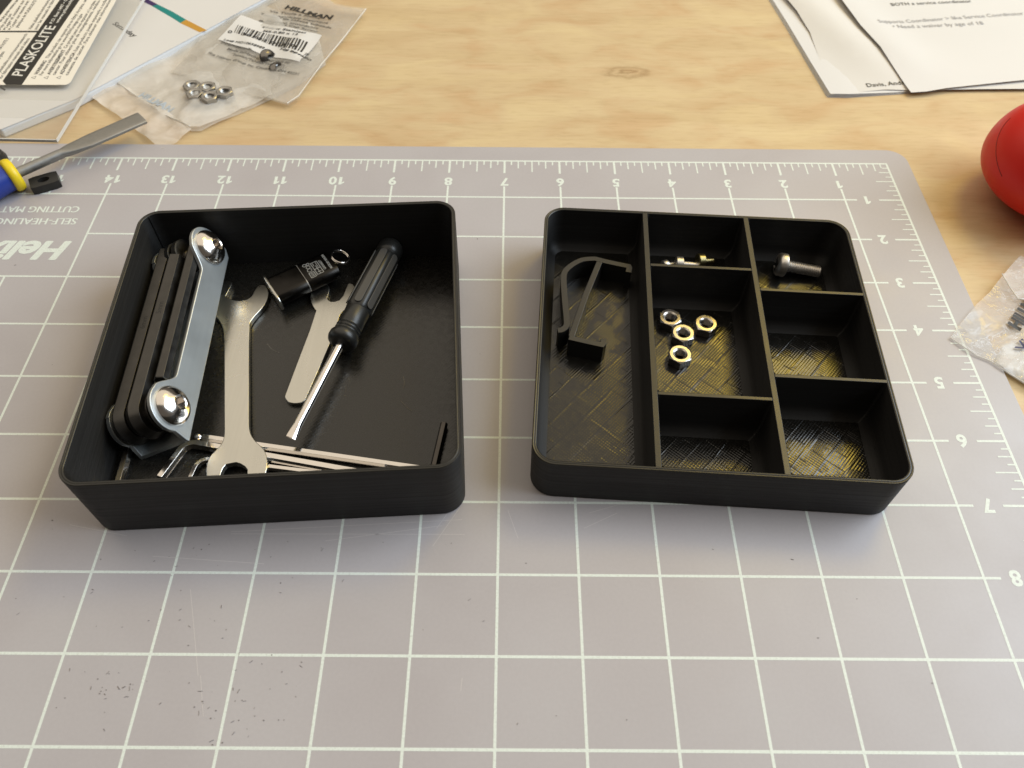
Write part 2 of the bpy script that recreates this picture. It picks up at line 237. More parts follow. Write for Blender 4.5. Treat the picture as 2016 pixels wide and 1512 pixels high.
def raster(name, pitch, cell, strength, rough, checker=True, base=(.0085, .0078, .0064)):
    """top layer of a print: parallel tracks at 45 degrees, in the divided tray crossing in diagonal bands"""
    m, nt, b = mat(name, base, rough, 0, .60 if checker else .62)
    tc = nd(nt, "ShaderNodeTexCoord"); mp = nd(nt, "ShaderNodeMapping")
    mp.inputs["Scale"].default_value = (1000, 1000, 1000); mp.inputs["Rotation"].default_value = (0, 0, radians(38 if checker else 45))
    nt.links.new(tc.outputs["Object"], mp.inputs[0])
    sx = nd(nt, "ShaderNodeSeparateXYZ"); nt.links.new(mp.outputs[0], sx.inputs[0])
    u, v = sx.outputs[0], sx.outputs[1]
    wob = noise_tex(nt, mp.outputs[0], .35, 3, .6)
    su = math_n(nt, 'SINE', math_n(nt, 'MULTIPLY', u, 2 * pi / pitch))
    h = su
    if checker:
        sv = math_n(nt, 'SINE', math_n(nt, 'MULTIPLY', v, 2 * pi / pitch))
        pch = noise_tex(nt, mp.outputs[0], .16, 2, .5)
        k = math_n(nt, 'GREATER_THAN', pch, .52)
        h = math_n(nt, 'ADD', math_n(nt, 'MULTIPLY', su, math_n(nt, 'SUBTRACT', 1.0, math_n(nt, 'MULTIPLY', k, .55))),
                   math_n(nt, 'MULTIPLY', sv, math_n(nt, 'ADD', .25, math_n(nt, 'MULTIPLY', k, .55))))
        def ridges(x, gap, power, amp):
            return math_n(nt, 'MULTIPLY', math_n(nt, 'POWER', math_n(nt, 'ABSOLUTE', math_n(nt, 'COSINE', math_n(nt, 'MULTIPLY', x, pi / gap))), power), amp)
        jit = math_n(nt, 'MULTIPLY', noise_tex(nt, mp.outputs[0], .05, 1, .5), 2.2)
        h = math_n(nt, 'ADD', h, ridges(math_n(nt, 'ADD', u, jit), 7.3, 160, 3.2))
        h = math_n(nt, 'ADD', h, math_n(nt, 'MULTIPLY', ridges(math_n(nt, 'ADD', v, jit), 5.2, 110, 2.2), math_n(nt, 'GREATER_THAN', noise_tex(nt, mp.outputs[0], .22, 1, .5), .47)))
    else:
        h = math_n(nt, 'ADD', h, math_n(nt, 'MULTIPLY', math_n(nt, 'SINE', math_n(nt, 'MULTIPLY', v, 2 * pi / 3.7)), .25))
    h = math_n(nt, 'ADD', h, math_n(nt, 'MULTIPLY', wob, .7 if checker else 1.5))
    bump(nt, b, h, strength, .00004)
    rough_noise(nt, b, mp.outputs[0], .5, rough - .07, rough + .07)
    return m
M['floor_plain'] = raster("printed_floor_plain", 1.0, 1, .13, .27, False)
M['floor_cross'] = raster("printed_floor_cross", .95, 9.0, .46, .20, True)

# metals -------------------------------------------------------------------
def metal(name, color, rough, nscale=60, streak=(1, 1, 1), bs=.08, lo=None, hi=None):
    m, nt, b = mat(name, color, rough, 1.0)
    v = coords(nt, streak)
    rough_noise(nt, b, v, nscale, lo if lo is not None else rough * .8, hi if hi is not None else rough * 1.25)
    bump(nt, b, noise_tex(nt, v, nscale * 3, 3, .6), bs, .00006)
    f = noise_tex(nt, v, nscale * .6, 4, .65)
    if name.startswith('zinc'):
        fs = noise_tex(nt, coords(nt, (900, 16, 300)), 1.0, 3, .6)
        f = math_n(nt, 'ADD', math_n(nt, 'MULTIPLY', f, .55), math_n(nt, 'MULTIPLY', fs, .45))
    nt.links.new(mixc(nt, .35, tuple(color), ramp(nt, f, [(.3, tuple(x * .78 for x in color)), (.7, tuple(min(1, x * 1.1) for x in color))])), b.inputs["Base Color"])
    return m
M['zinc'] = metal("zinc_plated_steel", (.56, .552, .508), .27, 40, (1, 1, 1), .008)
M['zinc_plate'] = metal("zinc_side_plate", (.60, .63, .635), .46, 45, (1, 1, 1), .015, .43, .50)
M['chrome'] = metal("polished_nickel", (.74, .70, .66), .16, 40, (1, 1, 1), .01)
M['key'] = metal("nickel_key_steel", (.73, .70, .665), .12, 60, (1, 1, 1), .02)
M['nut'] = metal("stainless_nut", (.56, .52, .47), .25, 200, (1, 1, 1), .04)
M['bagnut'] = metal("stainless_bag_nut", (.42, .41, .39), .34, 200, (1, 1, 1), .04)
M['black_key'] = metal("black_oxide_key", (.09, .082, .075), .34, 150, (1, 1, 1), .05)
M['blade'] = metal("black_oxide_blade", (.085, .082, .078), .40, 220, (1, 1, 1), .12)
M['dark_screw'] = metal("dark_stainless", (.66, .63, .59), .40, 120, (1, 1, 1), .03)
M['brass'] = metal("yellow_zinc", (.34, .30, .15), .34, 120, (1, 1, 1), .05)
M['file'] = metal("file_steel", (.34, .335, .32), .52, 400, (1, 1, 1), .2)
M['anod'] = metal("black_anodised", (.032, .03, .028), .33, 300, (1, 1, 1), .05)
M['mark'] = mat("silver_marking", (.36, .355, .33), .5)[0]
M['gap'] = mat("dark_gap", (.006, .006, .006), .6)[0]
M['edge_mark'] = mat("bright_edge", (.42, .41, .38), .4, .6)[0]

def noisy(name, color, rough, scale=200, bs=.1, dist=.0001, spec=.5):
    m, nt, b = mat(name, color, rough, 0, spec)
    v = coords(nt, (1, 1, 1)); bump(nt, b, noise_tex(nt, v, scale, 3, .6), bs, dist)
    rough_noise(nt, b, v, scale * .3, rough * .85, min(1, rough * 1.2)); return m
M['rubber'] = noisy("black_handle_plastic", (.016, .016, .015), .36)
M['grey_panel'] = noisy("grey_grip_panel", (.062, .058, .052), .5)
M['blue'] = noisy("blue_handle", (.018, .045, .30), .38)
M['yellow'] = noisy("yellow_collar", (.80, .60, .015), .38)
M['red'] = noisy("red_plastic", (.72, .014, .006), .45, 500, .03)
M['redgap'] = mat("red_seam", (.22, .005, .003), .6)[0]
M['blackplastic'] = noisy("black_block_plastic", (.015, .014, .013), .45, 400, .3)

def paper(name, color):
    m, nt, b = mat(name, color, .75, 0, .3)
    v = coords(nt, (1, 1, 1)); bump(nt, b, noise_tex(nt, v, 40, 4, .6), .15, .0006)
    f = noise_tex(nt, v, 12, 3, .5)
    nt.links.new(ramp(nt, f, [(.3, tuple(x * .955 for x in color)), (.7, color)]), b.inputs["Base Color"])
    return m
M['paper'] = paper("white_paper", (.72, .70, .675))
M['paper2'] = paper("warm_paper", (.70, .67, .625))
M['bookedge'] = paper("booklet_edge", (.80, .82, .84))
M['label'] = paper("cream_label", (.90, .84, .73))
M['ink_black'] = mat("black_print", (.018, .016, .013), .55)[0]
M['ink_grey'] = mat("grey_print", (.085, .078, .07), .6)[0]
M['pencil'] = mat("pencil_line", (.40, .39, .39), .7)[0]
M['ink_white'] = mat("white_print", (.80, .77, .70), .55)[0]
M['ink_blue'] = mat("blue_print", (.05, .055, .13), .6)[0]
M['ink_faint'] = mat("faint_blue_print", (.42, .47, .52), .6)[0]
M['purple'] = mat("purple_band", (.045, .02, .11), .6)[0]
M['teal'] = mat("teal_band", (.0, .22, .20), .6)[0]
M['gold'] = mat("gold_band", (.55, .28, .03), .6)[0]

def film(name, tint, opacity, rough=.22, bs=.5, scale=70):
    m, nt, b = mat(name, tint, rough)
    v = coords(nt, (1, 1, 1))
    h = math_n(nt, 'ADD', noise_tex(nt, v, scale, 3, .5, 1.2), math_n(nt, 'MULTIPLY', noise_tex(nt, v, scale * 4, 2, .5), .2))
    bump(nt, b, h, bs, .003)
    tr = nd(nt, "ShaderNodeBsdfTransparent"); tr.inputs[0].default_value = (.96, .955, .94, 1)
    mx = nd(nt, "ShaderNodeMixShader")
    f = noise_tex(nt, v, 45, 4, .6, .8)
    mr = nd(nt, "ShaderNodeMapRange"); mr.inputs["From Min"].default_value = .3; mr.inputs["From Max"].default_value = .72
    mr.inputs["To Min"].default_value = opacity * .7; mr.inputs["To Max"].default_value = min(1, opacity * 1.35)
    nt.links.new(f, mr.inputs[0]); nt.links.new(mr.outputs[0], mx.inputs[0])
    nt.links.new(tr.outputs[0], mx.inputs[1]); nt.links.new(b.outputs[0], mx.inputs[2])
    nt.links.new(mx.outputs[0], nt.nodes["Material Output"].inputs["Surface"])
    return m
M['film_white'] = film("milky_bag_film", (.90, .87, .82), .44, .14, .4, 40)
M['film_flap'] = film("bag_flap_film", (.92, .86, .79), .50, .14, .5, 30)
M['film_grey'] = film("clear_bag_film", (.72, .68, .62), .32, .12, .4, 40)
M['film_clear'] = film("clear_bag_film_right", (.92, .90, .89), .27, .09, .6, 55)
M['film_seal'] = film("bag_seal_edge", (.9, .88, .84), .75, .3)
m, nt, b = mat("clear_acrylic", (.95, .95, .93), .03)
b.inputs["IOR"].default_value = 1.4
tr = nd(nt, "ShaderNodeBsdfTransparent"); tr.inputs[0].default_value = (.965, .96, .95, 1)
mx = nd(nt, "ShaderNodeMixShader"); mx.inputs[0].default_value = .07
v = coords(nt, (1, 1, 1)); bump(nt, b, noise_tex(nt, v, 30, 2, .5), .02, .001)
nt.links.new(tr.outputs[0], mx.inputs[1]); nt.links.new(b.outputs[0], mx.inputs[2])
nt.links.new(mx.outputs[0], nt.nodes["Material Output"].inputs["Surface"])
M['acrylic'] = m
m, nt, b = mat("acrylic_cut_edge", (.66, .65, .62), .35)
M['acrylic_edge'] = m

# ------------------------------------------------------------------ mesh helpers (millimetres)
class MB:
    def __init__(s): s.v = []; s.f = []
    def add(s, vs, fs, mx=None):
        o = len(s.v)
        for p in vs:
            p = Vector(p)
            s.v.append(mx @ p if mx else p)
        s.f += [[i + o for i in f] for f in fs]
        return s
    def prism(s, poly, z0, z1, mx=None):
        n = len(poly)
        vs = [(p[0], p[1], z0) for p in poly] + [(p[0], p[1], z1) for p in poly]
        fs = [list(range(n - 1, -1, -1)), list(range(n, 2 * n))] + [[i, (i + 1) % n, n + (i + 1) % n, n + i] for i in range(n)]
        return s.add(vs, fs, mx)
    def slab(s, top, t, nrm=(0, 0, 1)):          # top: 3-d outline, counter-clockwise
        n = len(top); nrm = Vector(nrm).normalized()
        vs = [Vector(p) - nrm * t for p in top] + [Vector(p) for p in top]
        fs = [list(range(n - 1, -1, -1)), list(range(n, 2 * n))] + [[i, (i + 1) % n, n + (i + 1) % n, n + i] for i in range(n)]
        return s.add(vs, fs)
    def box(s, x0, x1, y0, y1, z0, z1, mx=None):
        return s.prism([(x0, y0), (x1, y0), (x1, y1), (x0, y1)], z0, z1, mx)
    def loft(s, loops, closed0=False, closed1=False, mx=None):
        n = len(loops[0]); vs = [p for l in loops for p in l]; fs = []
        for k in range(len(loops) - 1):
            for i in range(n):
                j = (i + 1) % n
                fs.append([k * n + i, k * n + j, (k + 1) * n + j, (k + 1) * n + i])
        if closed0: fs.append(list(range(n - 1, -1, -1)))
        if closed1: fs.append([(len(loops) - 1) * n + i for i in range(n)])
        return s.add(vs, fs, mx)
    def lathe(s, prof, n=40, mx=None, cap0=True, cap1=True):   # prof: (radius, height) along local z
        loops = [[(r * cos(2 * pi * i / n), r * sin(2 * pi * i / n), h) for i in range(n)] for r, h in prof]
        return s.loft(loops, cap0, cap1, mx)
    def tube(s, path, r, n=10, up=(0, 0, 1), phase=0.0):
        loops = []; path = [Vector(p) for p in path]; up = Vector(up)
        for i, p in enumerate(path):
            t = (path[min(i + 1, len(path) - 1)] - path[max(i - 1, 0)]).normalized()
            a = up.cross(t)
            if a.length < 1e-4: a = Vector((1, 0, 0)).cross(t)
            a.normalize(); c = t.cross(a)
            rr = r[i] if isinstance(r, (list, tuple)) else r
            loops.append([p + a * (rr * cos(phase + 2 * pi * k / n)) + c * (rr * sin(phase + 2 * pi * k / n)) for k in range(n)])
        return s.loft(loops, True, True)
    def ribbon(s, path, th, z0, z1):             # wall of thickness th following a 2-d path
        L, R = [], []
        P = [Vector((p[0], p[1])) for p in path]
        for i, p in enumerate(P):
            a = (P[i] - P[i - 1]).normalized() if i else (P[1] - P[0]).normalized()
            c = (P[i + 1] - P[i]).normalized() if i < len(P) - 1 else a
            t = (a + c).normalized(); nn = Vector((-t.y, t.x)); k = th / 2 / max(.5, nn.dot(Vector((-a.y, a.x))))
            L.append(p + nn * k); R.append(p - nn * k)
        return s.prism(R + L[::-1], z0, z1)
    def build(s, name, material, parent=None, smooth=True, bevel=0, ang=35, seg=2, fix=True):
        me = bpy.data.meshes.new(name)
        me.from_pydata([tuple(Vector(p) * S) for p in s.v], [], s.f)
        if fix:
            bm = bmesh.new(); bm.from_mesh(me)
            bmesh.ops.recalc_face_normals(bm, faces=bm.faces); bm.to_mesh(me); bm.free()
        me.materials.append(M[material] if isinstance(material, str) else material)
        if smooth:
            me.polygons.foreach_set('use_smooth', [True] * len(me.polygons))
            me.set_sharp_from_angle(angle=radians(ang))
        o = bpy.data.objects.new(name, me); col.objects.link(o)
        if parent: o.parent = parent
        if bevel:
            bv = o.modifiers.new("bevel", 'BEVEL'); bv.width = bevel * S; bv.segments = seg
            bv.limit_method = 'ANGLE'; bv.angle_limit = radians(ang); bv.harden_normals = True
        return o

def tag(o, label=None, cat=None, group=None, kind=None):
    if label: o['label'] = label
    if cat: o['category'] = cat
    if group: o['group'] = group
    if kind: o['kind'] = kind
    return o

def thing(name, label, cat, loc=(0, 0, 0), rz=0, group=None, rot=None):
    o = bpy.data.objects.new(name, None); o.empty_display_size = .005; col.objects.link(o)
    o.location = Vector(loc) * S
    o.rotation_euler = rot.to_euler() if rot is not None else (0, 0, rz)
    return tag(o, label, cat, group)

def dup(root, loc, rz, label, rot=None):
    r = root.copy(); col.objects.link(r); r.location = Vector(loc) * S
    r.rotation_euler = rot.to_euler() if rot is not None else (0, 0, rz)
    r['label'] = label
    for ch in list(root.children):
        c = ch.copy(); col.objects.link(c); c.parent = r
        for g in list(ch.children):
            d = g.copy(); col.objects.link(d); d.parent = c
    return r

def frame(org, x, z=None, y=None):
    """matrix whose local x (and z, or y) point the given ways"""
    x = Vector(x).normalized()
    if z is not None:
        z = Vector(z); y = z.cross(x).normalized(); z = x.cross(y)
    else:
        y = Vector(y); z = x.cross(y).normalized(); y = z.cross(x)
    m = Matrix((x, y, z)).transposed().to_4x4(); m.translation = Vector(org); return m

def zframe(org, z):
    z = Vector(z).normalized(); m = z.to_track_quat('Z', 'Y').to_matrix().to_4x4(); m.translation = Vector(org); return m

def rrect(x0, x1, y0, y1, r, n=8):
    r = list(r) if isinstance(r, (list, tuple)) else [r] * 4          # corners: x0y0, x1y0, x1y1, x0y1
    out = []
    for (cx, cy, a0), rr in zip(((x0, y0, pi), (x1, y0, 1.5 * pi), (x1, y1, 0), (x0, y1, .5 * pi)), r):
        ox = cx + (rr if cx == x0 else -rr); oy = cy + (rr if cy == y0 else -rr)
        out += [(ox + rr * cos(a0 + .5 * pi * k / n), oy + rr * sin(a0 + .5 * pi * k / n)) for k in range(n + 1)]
    return out

def at(loop, z): return [(p[0], p[1], z) for p in loop]

def centre(o3):
    n = len(o3); return Vector((sum(p[0] for p in o3) / n, sum(p[1] for p in o3) / n, 0))

def ccw(P):
    a = sum(P[i - 1][0] * P[i][1] - P[i][0] * P[i - 1][1] for i in range(len(P)))
    return P if a > 0 else P[::-1]

def smooth_poly(P, it=1, closed=True):
    P = [Vector(p) for p in P]
    for _ in range(it):
        Q = []
        n = len(P)
        for i in range(n if closed else n - 1):
            a, b_ = P[i], P[(i + 1) % n]
            Q += [a * .75 + b_ * .25, a * .25 + b_ * .75]
        if not closed: Q = [P[0]] + Q + [P[-1]]
        P = Q
    return P

def inside(p, poly):
    r = False; j = len(poly) - 1
    for i in range(len(poly)):
        a, b_ = poly[i], poly[j]
        if (a[1] > p[1]) != (b_[1] > p[1]) and p[0] < (b_[0] - a[0]) * (p[1] - a[1]) / (b_[1] - a[1]) + a[0]: r = not r
        j = i
    return r

def sheet(name, outline, step, zfun, material, parent=None, thick=0.0):
    """a limp sheet: outline filled with a fine grid whose height comes from zfun(x, y)"""
    P = [Vector((p[0], p[1])) for p in ccw([tuple(p[:2]) for p in outline])]
    E = []
    for i in range(len(P)):
        a, b_ = P[i], P[(i + 1) % len(P)]; k = max(1, int((b_ - a).length / step))
        E += [a + (b_ - a) * (j / k) for j in range(k)]
    pts = list(E)
    xs = [p.x for p in P]; ys = [p.y for p in P]
    x = min(xs)
    while x < max(xs):
        y = min(ys)
        while y < max(ys):
            q = Vector((x + .2 * step * sin(7 * y), y + .2 * step * sin(5 * x)))
            if inside(q, E) and min((q - e).length for e in E) > step * .45: pts.append(q)
            y += step
        x += step
    n = len(E)
    vs, ed, fs, *_ = delaunay_2d_cdt(pts, [], [list(range(n))], 1, 1e-5)
    mb = MB(); mb.v = [Vector((p.x, p.y, zfun(p.x, p.y))) for p in vs]; mb.f = [list(f) for f in fs]
    o = mb.build(name, material, parent, ang=180)
    if thick:
        sm = o.modifiers.new("thickness", 'SOLIDIFY'); sm.thickness = thick * S; sm.offset = -1
    return o

_tcache = {}
def text_geo(s, bold=0.0, shear=0.0):
    k = (s, bold, shear)
    if k not in _tcache:
        cu = bpy.data.curves.new("t", 'FONT'); cu.body = s; cu.size = 1; cu.offset = bold; cu.shear = shear; cu.resolution_u = 3
        ob = bpy.data.objects.new("t", cu); col.objects.link(ob)
        dg = bpy.context.evaluated_depsgraph_get(); dg.update()
        me = bpy.data.meshes.new_from_object(ob.evaluated_get(dg))
        V = [tuple(v.co[:2]) for v in me.vertices]; F = [list(p.vertices) for p in me.polygons]
        bpy.data.objects.remove(ob); bpy.data.curves.remove(cu); bpy.data.meshes.remove(me)
        _tcache[k] = (V, F)
    return _tcache[k]

def write(mb, s, p0, p1, h, zf, bold=0.0, shear=0.0):
    """set s along p0 -> p1 (baseline ends, mm), capitals h mm tall, on the height field zf"""
    V, F = text_geo(s, bold, shear)
    if not V: return
    x0 = min(v[0] for v in V); x1 = max(v[0] for v in V)
    p0 = Vector(p0[:2]); p1 = Vector(p1[:2]); ax = (p1 - p0) / (x1 - x0); up = Vector((-ax.y, ax.x)).normalized() * (h / .70)
    vs = []
    for x, y in V:
        q = p0 + ax * (x - x0) + up * y; vs.append((q.x, q.y, zf(q.x, q.y)))
    mb.add(vs, F)

def lines(mb, a, b_, w, z):
    a = Vector(a); b_ = Vector(b_); t = (b_ - a).normalized(); n = Vector((-t.y, t.x)) * w / 2
    mb.add([(*(a - n), z), (*(b_ - n), z), (*(b_ + n), z), (*(a + n), z)], [[0, 1, 2, 3]])

# ------------------------------------------------------------------ desk
bm = MB().box(-900, 900, -520, 800, -30, -2)
tag(bm.build("desk_top", 'wood', bevel=1.0), "pale birch desk top with a small knot", None, None, 'structure')

# ------------------------------------------------------------------ cutting mat
I = 25.4
def ux(u): return (7 - u) * I
def vy(v): return (5 - v) * I
cmat = thing("cutting_mat", "grey translucent cutting mat with white inch grid under both trays", "cutting mat", (0, 0, 0))
loopm = rrect(-430, 188.7, -315, 137.6, 9, 10)
MB().loft([at(loopm, -1.9), at(loopm, 0)], True, True).build("mat_sheet", 'mat', cmat, bevel=.5, seg=3)
Z = .04
g = MB()
LW = .88
for u in range(1, 24):
    if u in (15, 16, 17, 18): 
        lines(g, (ux(u), vy(.71)), (ux(u), vy(1)), LW, Z); lines(g, (ux(u), vy(3)), (ux(u), vy(17)), LW, Z)
    else: lines(g, (ux(u), vy(.71)), (ux(u), vy(17)), LW, Z)
for v in range(1, 18):
    if v == 2: lines(g, (ux(.79), vy(v)), (ux(14), vy(v)), LW, Z + .004)
    else: lines(g, (ux(.79), vy(v)), (ux(23.5), vy(v)), LW, Z + .004)
g.build("grid_lines", 'ink', cmat, smooth=False)
g = MB()
lines(g, (ux(0) + .4, vy(0)), (ux(23.5), vy(0)), .95, Z); lines(g, (ux(0), vy(0) - .4), (ux(0), vy(17)), .95, Z)
for k in range(1, 8 * 23):
    L = .35 if k % 8 == 0 else .33 if k % 4 == 0 else .21 if k % 2 == 0 else .115
    w = 1.0 if k % 8 == 0 else .62
    if k % 4 == 0 and k % 8: L = .31
    lines(g, (ux(k / 8), vy(0)), (ux(k / 8), vy(L)), w, Z + .006)
for k in range(1, 8 * 17):
    L = .40 if k % 8 == 0 else .32 if k % 4 == 0 else .20 if k % 2 == 0 else .115
    w = .9 if k % 8 == 0 else .6
    lines(g, (ux(0), vy(k / 8)), (ux(L), vy(k / 8)), w, Z + .006)
g.build("ruler_ticks", 'ink', cmat, smooth=False)
zc = lambda x, y: Z + .008
ONE = [(.15, 0), (.34, 0), (.34, .72), (.19, .72), (.0, .55), (.0, .42), (.15, .50)]
def number(n_, cx, y):
    """digits set one after another, the figure one with its flag, turned to read from the far side"""
    m_ = MB(); k = 4.9 / .72 * 1.06; gl = []; w = 0
    for ch in str(n_):
        if ch == '1': V, F = ONE, [list(range(len(ONE)))]
        else: V, F = text_geo(ch, .034)
        x0 = min(p[0] for p in V); ww = max(p[0] for p in V) - x0
        gl.append((V, F, x0, w)); w += ww + .13
    w -= .13
    for V, F, x0, off in gl:
        m_.add([(cx + (w / 2 - (p[0] - x0) - off) * k, y - p[1] * k, zc(0, 0)) for p in V], F)
    m_.build("ruler_number", 'ink', cmat, smooth=False)
for u in range(1, 23): number(u, ux(u), vy(.49))
for v in range(1, 17): number(v, ux(.605), vy(v) + 2.5)
g = MB()
for k, ox in enumerate((-.14, .14)):
    for w_ in ("CUTTING MAT", "SELF-HEALING"):
        a, c = D['mattext'][w_]
        write(g, w_, (a[0] + ox, a[1]), (c[0] + ox, c[1]), 3.9, (lambda k: lambda x, y: Z + .008 + .003 * k)(k))
for k, (ox, oy) in enumerate(((-.45, 0), (.45, 0), (0, .2), (0, -.2))):
    write(g, "Helix", (D['mattext']['Helix'][0][0] + ox, 71.0 + oy), (D['mattext']['Helix'][1][0] + ox, 71.0 + oy), 10.6, (lambda k: lambda x, y: Z + .008 + .003 * k)(k), .02, .28)
g.build("brand_lettering", 'ink', cmat, smooth=False)
g = MB()
for (a, b_) in D['scratch']: lines(g, a, b_, .16, .022)
tag(g.build("scratches", 'scratch', cmat, smooth=False), kind='stuff')

rnd = random.Random(7)
g = MB()
for (x, y) in D['debris']:
    if rnd.random() < .35:
        a = rnd.uniform(0, pi); L = rnd.uniform(.4, 1.3); c = rnd.uniform(-.4, .4)
        pth = [(x + L * t * cos(a + c * t), y + L * t * sin(a + c * t), .10) for t in (-.5, -.2, .2, .5)]
        g.tube(pth, rnd.uniform(.05, .10), 5)
    else:
        r = rnd.uniform(.08, .26)
        k = 6
        ring = [(x + r * rnd.uniform(.6, 1.3) * cos(2 * pi * i / k), y + r * rnd.uniform(.5, 1.1) * sin(2 * pi * i / k)) for i in range(k)]
        g.prism(ring, .01, .01 + r * .5)
tag(g.build("debris", 'debris'), "dark specks and shavings scattered on the grey mat", "debris", None, 'stuff')

# ------------------------------------------------------------------ tool tray (left)
def wall_ring(w, h, wall, r, z0, zt, chamf=.5):
    a = w / 2; o = lambda i, rr: rrect(-a + i, a - i, -a + i, a - i, max(.3, rr - i), 12)
    loops = [at(o(chamf * .6, r), z0), at(o(0, r), z0 + chamf), at(o(0, r), zt - .24), at(o(wall * .4, r), zt - .3),
             at(o(wall * .6, r), zt - .3), at(o(wall, r), zt - .2), at(o(wall, r), z0 + .3)]
    return loops
M['pla_top'] = pla("printed_black_plastic_top", .28, .15, .36, (.012, .011, .0085), .55, 0)
def rim(parent, w, wall, r, zt):
    a = w / 2; o = lambda i: rrect(-a + i, a - i, -a + i, a - i, max(.3, r - i), 12)
    MB().loft([at(o(.02), zt - .24), at(o(.22), zt), at(o(wall * .5 - .06), zt), at(o(wall * .5), zt - .06), at(o(wall * .5 + .06), zt), at(o(wall - .2), zt), at(o(wall - .02), zt - .2)]).build("tray_rim", 'pla_top', parent, ang=50)
LX, LY, LA, LH = -74.57, 1.09, radians(3.749), 29.7
tl = thing("tool_tray", "deep black 3D printed square tray holding wrenches and a folding tool", "tray", (LX, LY, 0), LA)
MB().loft(wall_ring(120, 120, 1.5, 7.5, .02, LH)).build("tray_wall", 'pla', tl, ang=40)
rim(tl, 120, 1.5, 7.5, LH)
fl = rrect(-59.2, 59.2, -59.2, 59.2, 6.6, 10)
MB().loft([at(fl, .3), at(fl, 1.5)], True, True).build("tray_floor", 'floor_plain', tl, bevel=.1)
MB().box(-.18, .18, -.3, .3, 1.5, LH - .5, Matrix.Translation((-56.5, 56.9, 0)) @ Matrix.Rotation(radians(45), 4, 'Z')).build("print_seam", 'gap', tl)
# ------------------------------------------------------------------ divided tray (right)
RX, RY, RA, RH = 73.44, 8.32, radians(-3.32), 20.9
tr_ = thing("divided_tray", "shallow black 3D printed square tray split into seven compartments", "tray", (RX, RY, 0), RA)
MB().loft(wall_ring(120, 120, 1.5, 8, .02, RH)).build("tray_wall", 'pla', tr_, ang=40)
rim(tr_, 120, 1.5, 8, RH)
fl = rrect(-59.0, 59.0, -59.0, 59.0, 6.6, 10)
MB().loft([at(fl, .3), at(fl, 1.3)], True, True).build("tray_base", 'pla', tr_)
zt = RH - .03
PT = 1.0                                                    # half thickness of a partition
def part_box(x0, x1, y0, y1): MB().box(x0, x1, y0, y1, .8, zt).build("partition", 'pla_top', tr_, bevel=.2)
part_box(-20 - PT, -20 + PT, -58.8, 58.8)
part_box(20 - PT, 20 + PT, -58.8, 58.8)
for y in (30, -30): part_box(-20 + PT, 20 - PT, y - .7, y + .7)
for y in (20, -20): part_box(20 + PT, 58.8, y - .7, y + .7)
def compartment(x0, x1, y0, y1, r):
    """liner with filleted corners and a chamfered foot, and the printed floor inside it"""
    e = .04; x0 += e; x1 -= e; y0 += e; y1 -= e
    f = 4.2; l0 = rrect(x0, x1, y0, y1, r, 8)
    def l(i): return rrect(x0 + i, x1 - i, y0 + i, y1 - i, [max(.5, q - i * .8) for q in r], 8)
    o = MB().loft([at(l0, zt - .12), at(l0, 1.5 + f), at(l(.45), 1.5 + f * .62), at(l(1.4), 1.5 + f * .28), at(l(f * .85), 1.56)]).build("compartment_wall", 'pla', tr_, ang=50, fix=False)
    for p in o.data.polygons: p.flip()
    MB().loft([at(l(f * .85 - .2), 1.3), at(l(f * .85 - .2), 1.55)], True, True).build("compartment_floor", 'floor_cross', tr_)
q, big = 1.0, 6.5
inn = 58.5
compartment(-inn, -20 - PT, -inn, inn, [big, q, q, big])
compartment(-20 + PT, 20 - PT, 30.7, inn, [q] * 4)
compartment(-20 + PT, 20 - PT, -29.3, 29.3, [q] * 4)
compartment(-20 + PT, 20 - PT, -inn, -30.7, [q] * 4)
compartment(20 + PT, inn, 20.7, inn, [q, q, big, q])
compartment(20 + PT, inn, -19.3, 19.3, [q] * 4)
compartment(20 + PT, inn, -inn, -20.7, [q, big, q, q])

FZ = 1.5                                                    # floor height inside the trays
# ------------------------------------------------------------------ folding hex key tool (left tray)
tool = thing("folding_hex_tool", "folding hex key tool with steel side plates leaning on the left wall", "multi-tool", (LX, LY, 0), LA)
tt = radians(28)
nv = Vector((cos(tt), 0, sin(tt))); wv = Vector((-sin(tt), 0, cos(tt))); av = Vector((0, 1, 0))
TH = 22.0
B0 = Vector((-30.4, 0, 1.55 + 22.0 * sin(tt))) - nv * TH                     # fold of the far plate, on the tray floor
TM = Matrix((av, wv, nv)).transposed().to_4x4(); TM.translation = B0      # local: x along, y across, z through the stack
PB, PT_, PW = -26.0, 48.2, 9.8                             # pins along the tool, and their height across
def arc(cx, cy, r, a0, a1, n=14): return [(cx + r * cos(radians(a0 + (a1 - a0) * k / n)), cy + r * sin(radians(a0 + (a1 - a0) * k / n))) for k in range(n + 1)]
R1 = 8.7
outline = [(-34.3, .0), (-34.6, 1.0)] + arc(PB, PW, R1, 205, 68, 14)
def fillet(x0, y0, x1, y1, n=8):
    return [(x0 + (x1 - x0) * k / n, y0 + (y1 - y0) * (3 * (k / n) ** 2 - 2 * (k / n) ** 3)) for k in range(1, n + 1)]
e0 = outline[-1]
outline += fillet(e0[0], e0[1], e0[0] + 9.5, 10.6)
R2 = 8.6
top0 = arc(PT_, PW, R2, 112, -25, 14)
outline += fillet(top0[0][0] - 9.5, 10.6, top0[0][0], top0[0][1])[:-1] if False else [(top0[0][0] - 9.5, 10.6)] + fillet(top0[0][0] - 9.5, 10.6, top0[0][0], top0[0][1])[:-1]
outline += top0 + [(PT_ + 6.0, 2.0), (PT_ + 3.0, .0)]
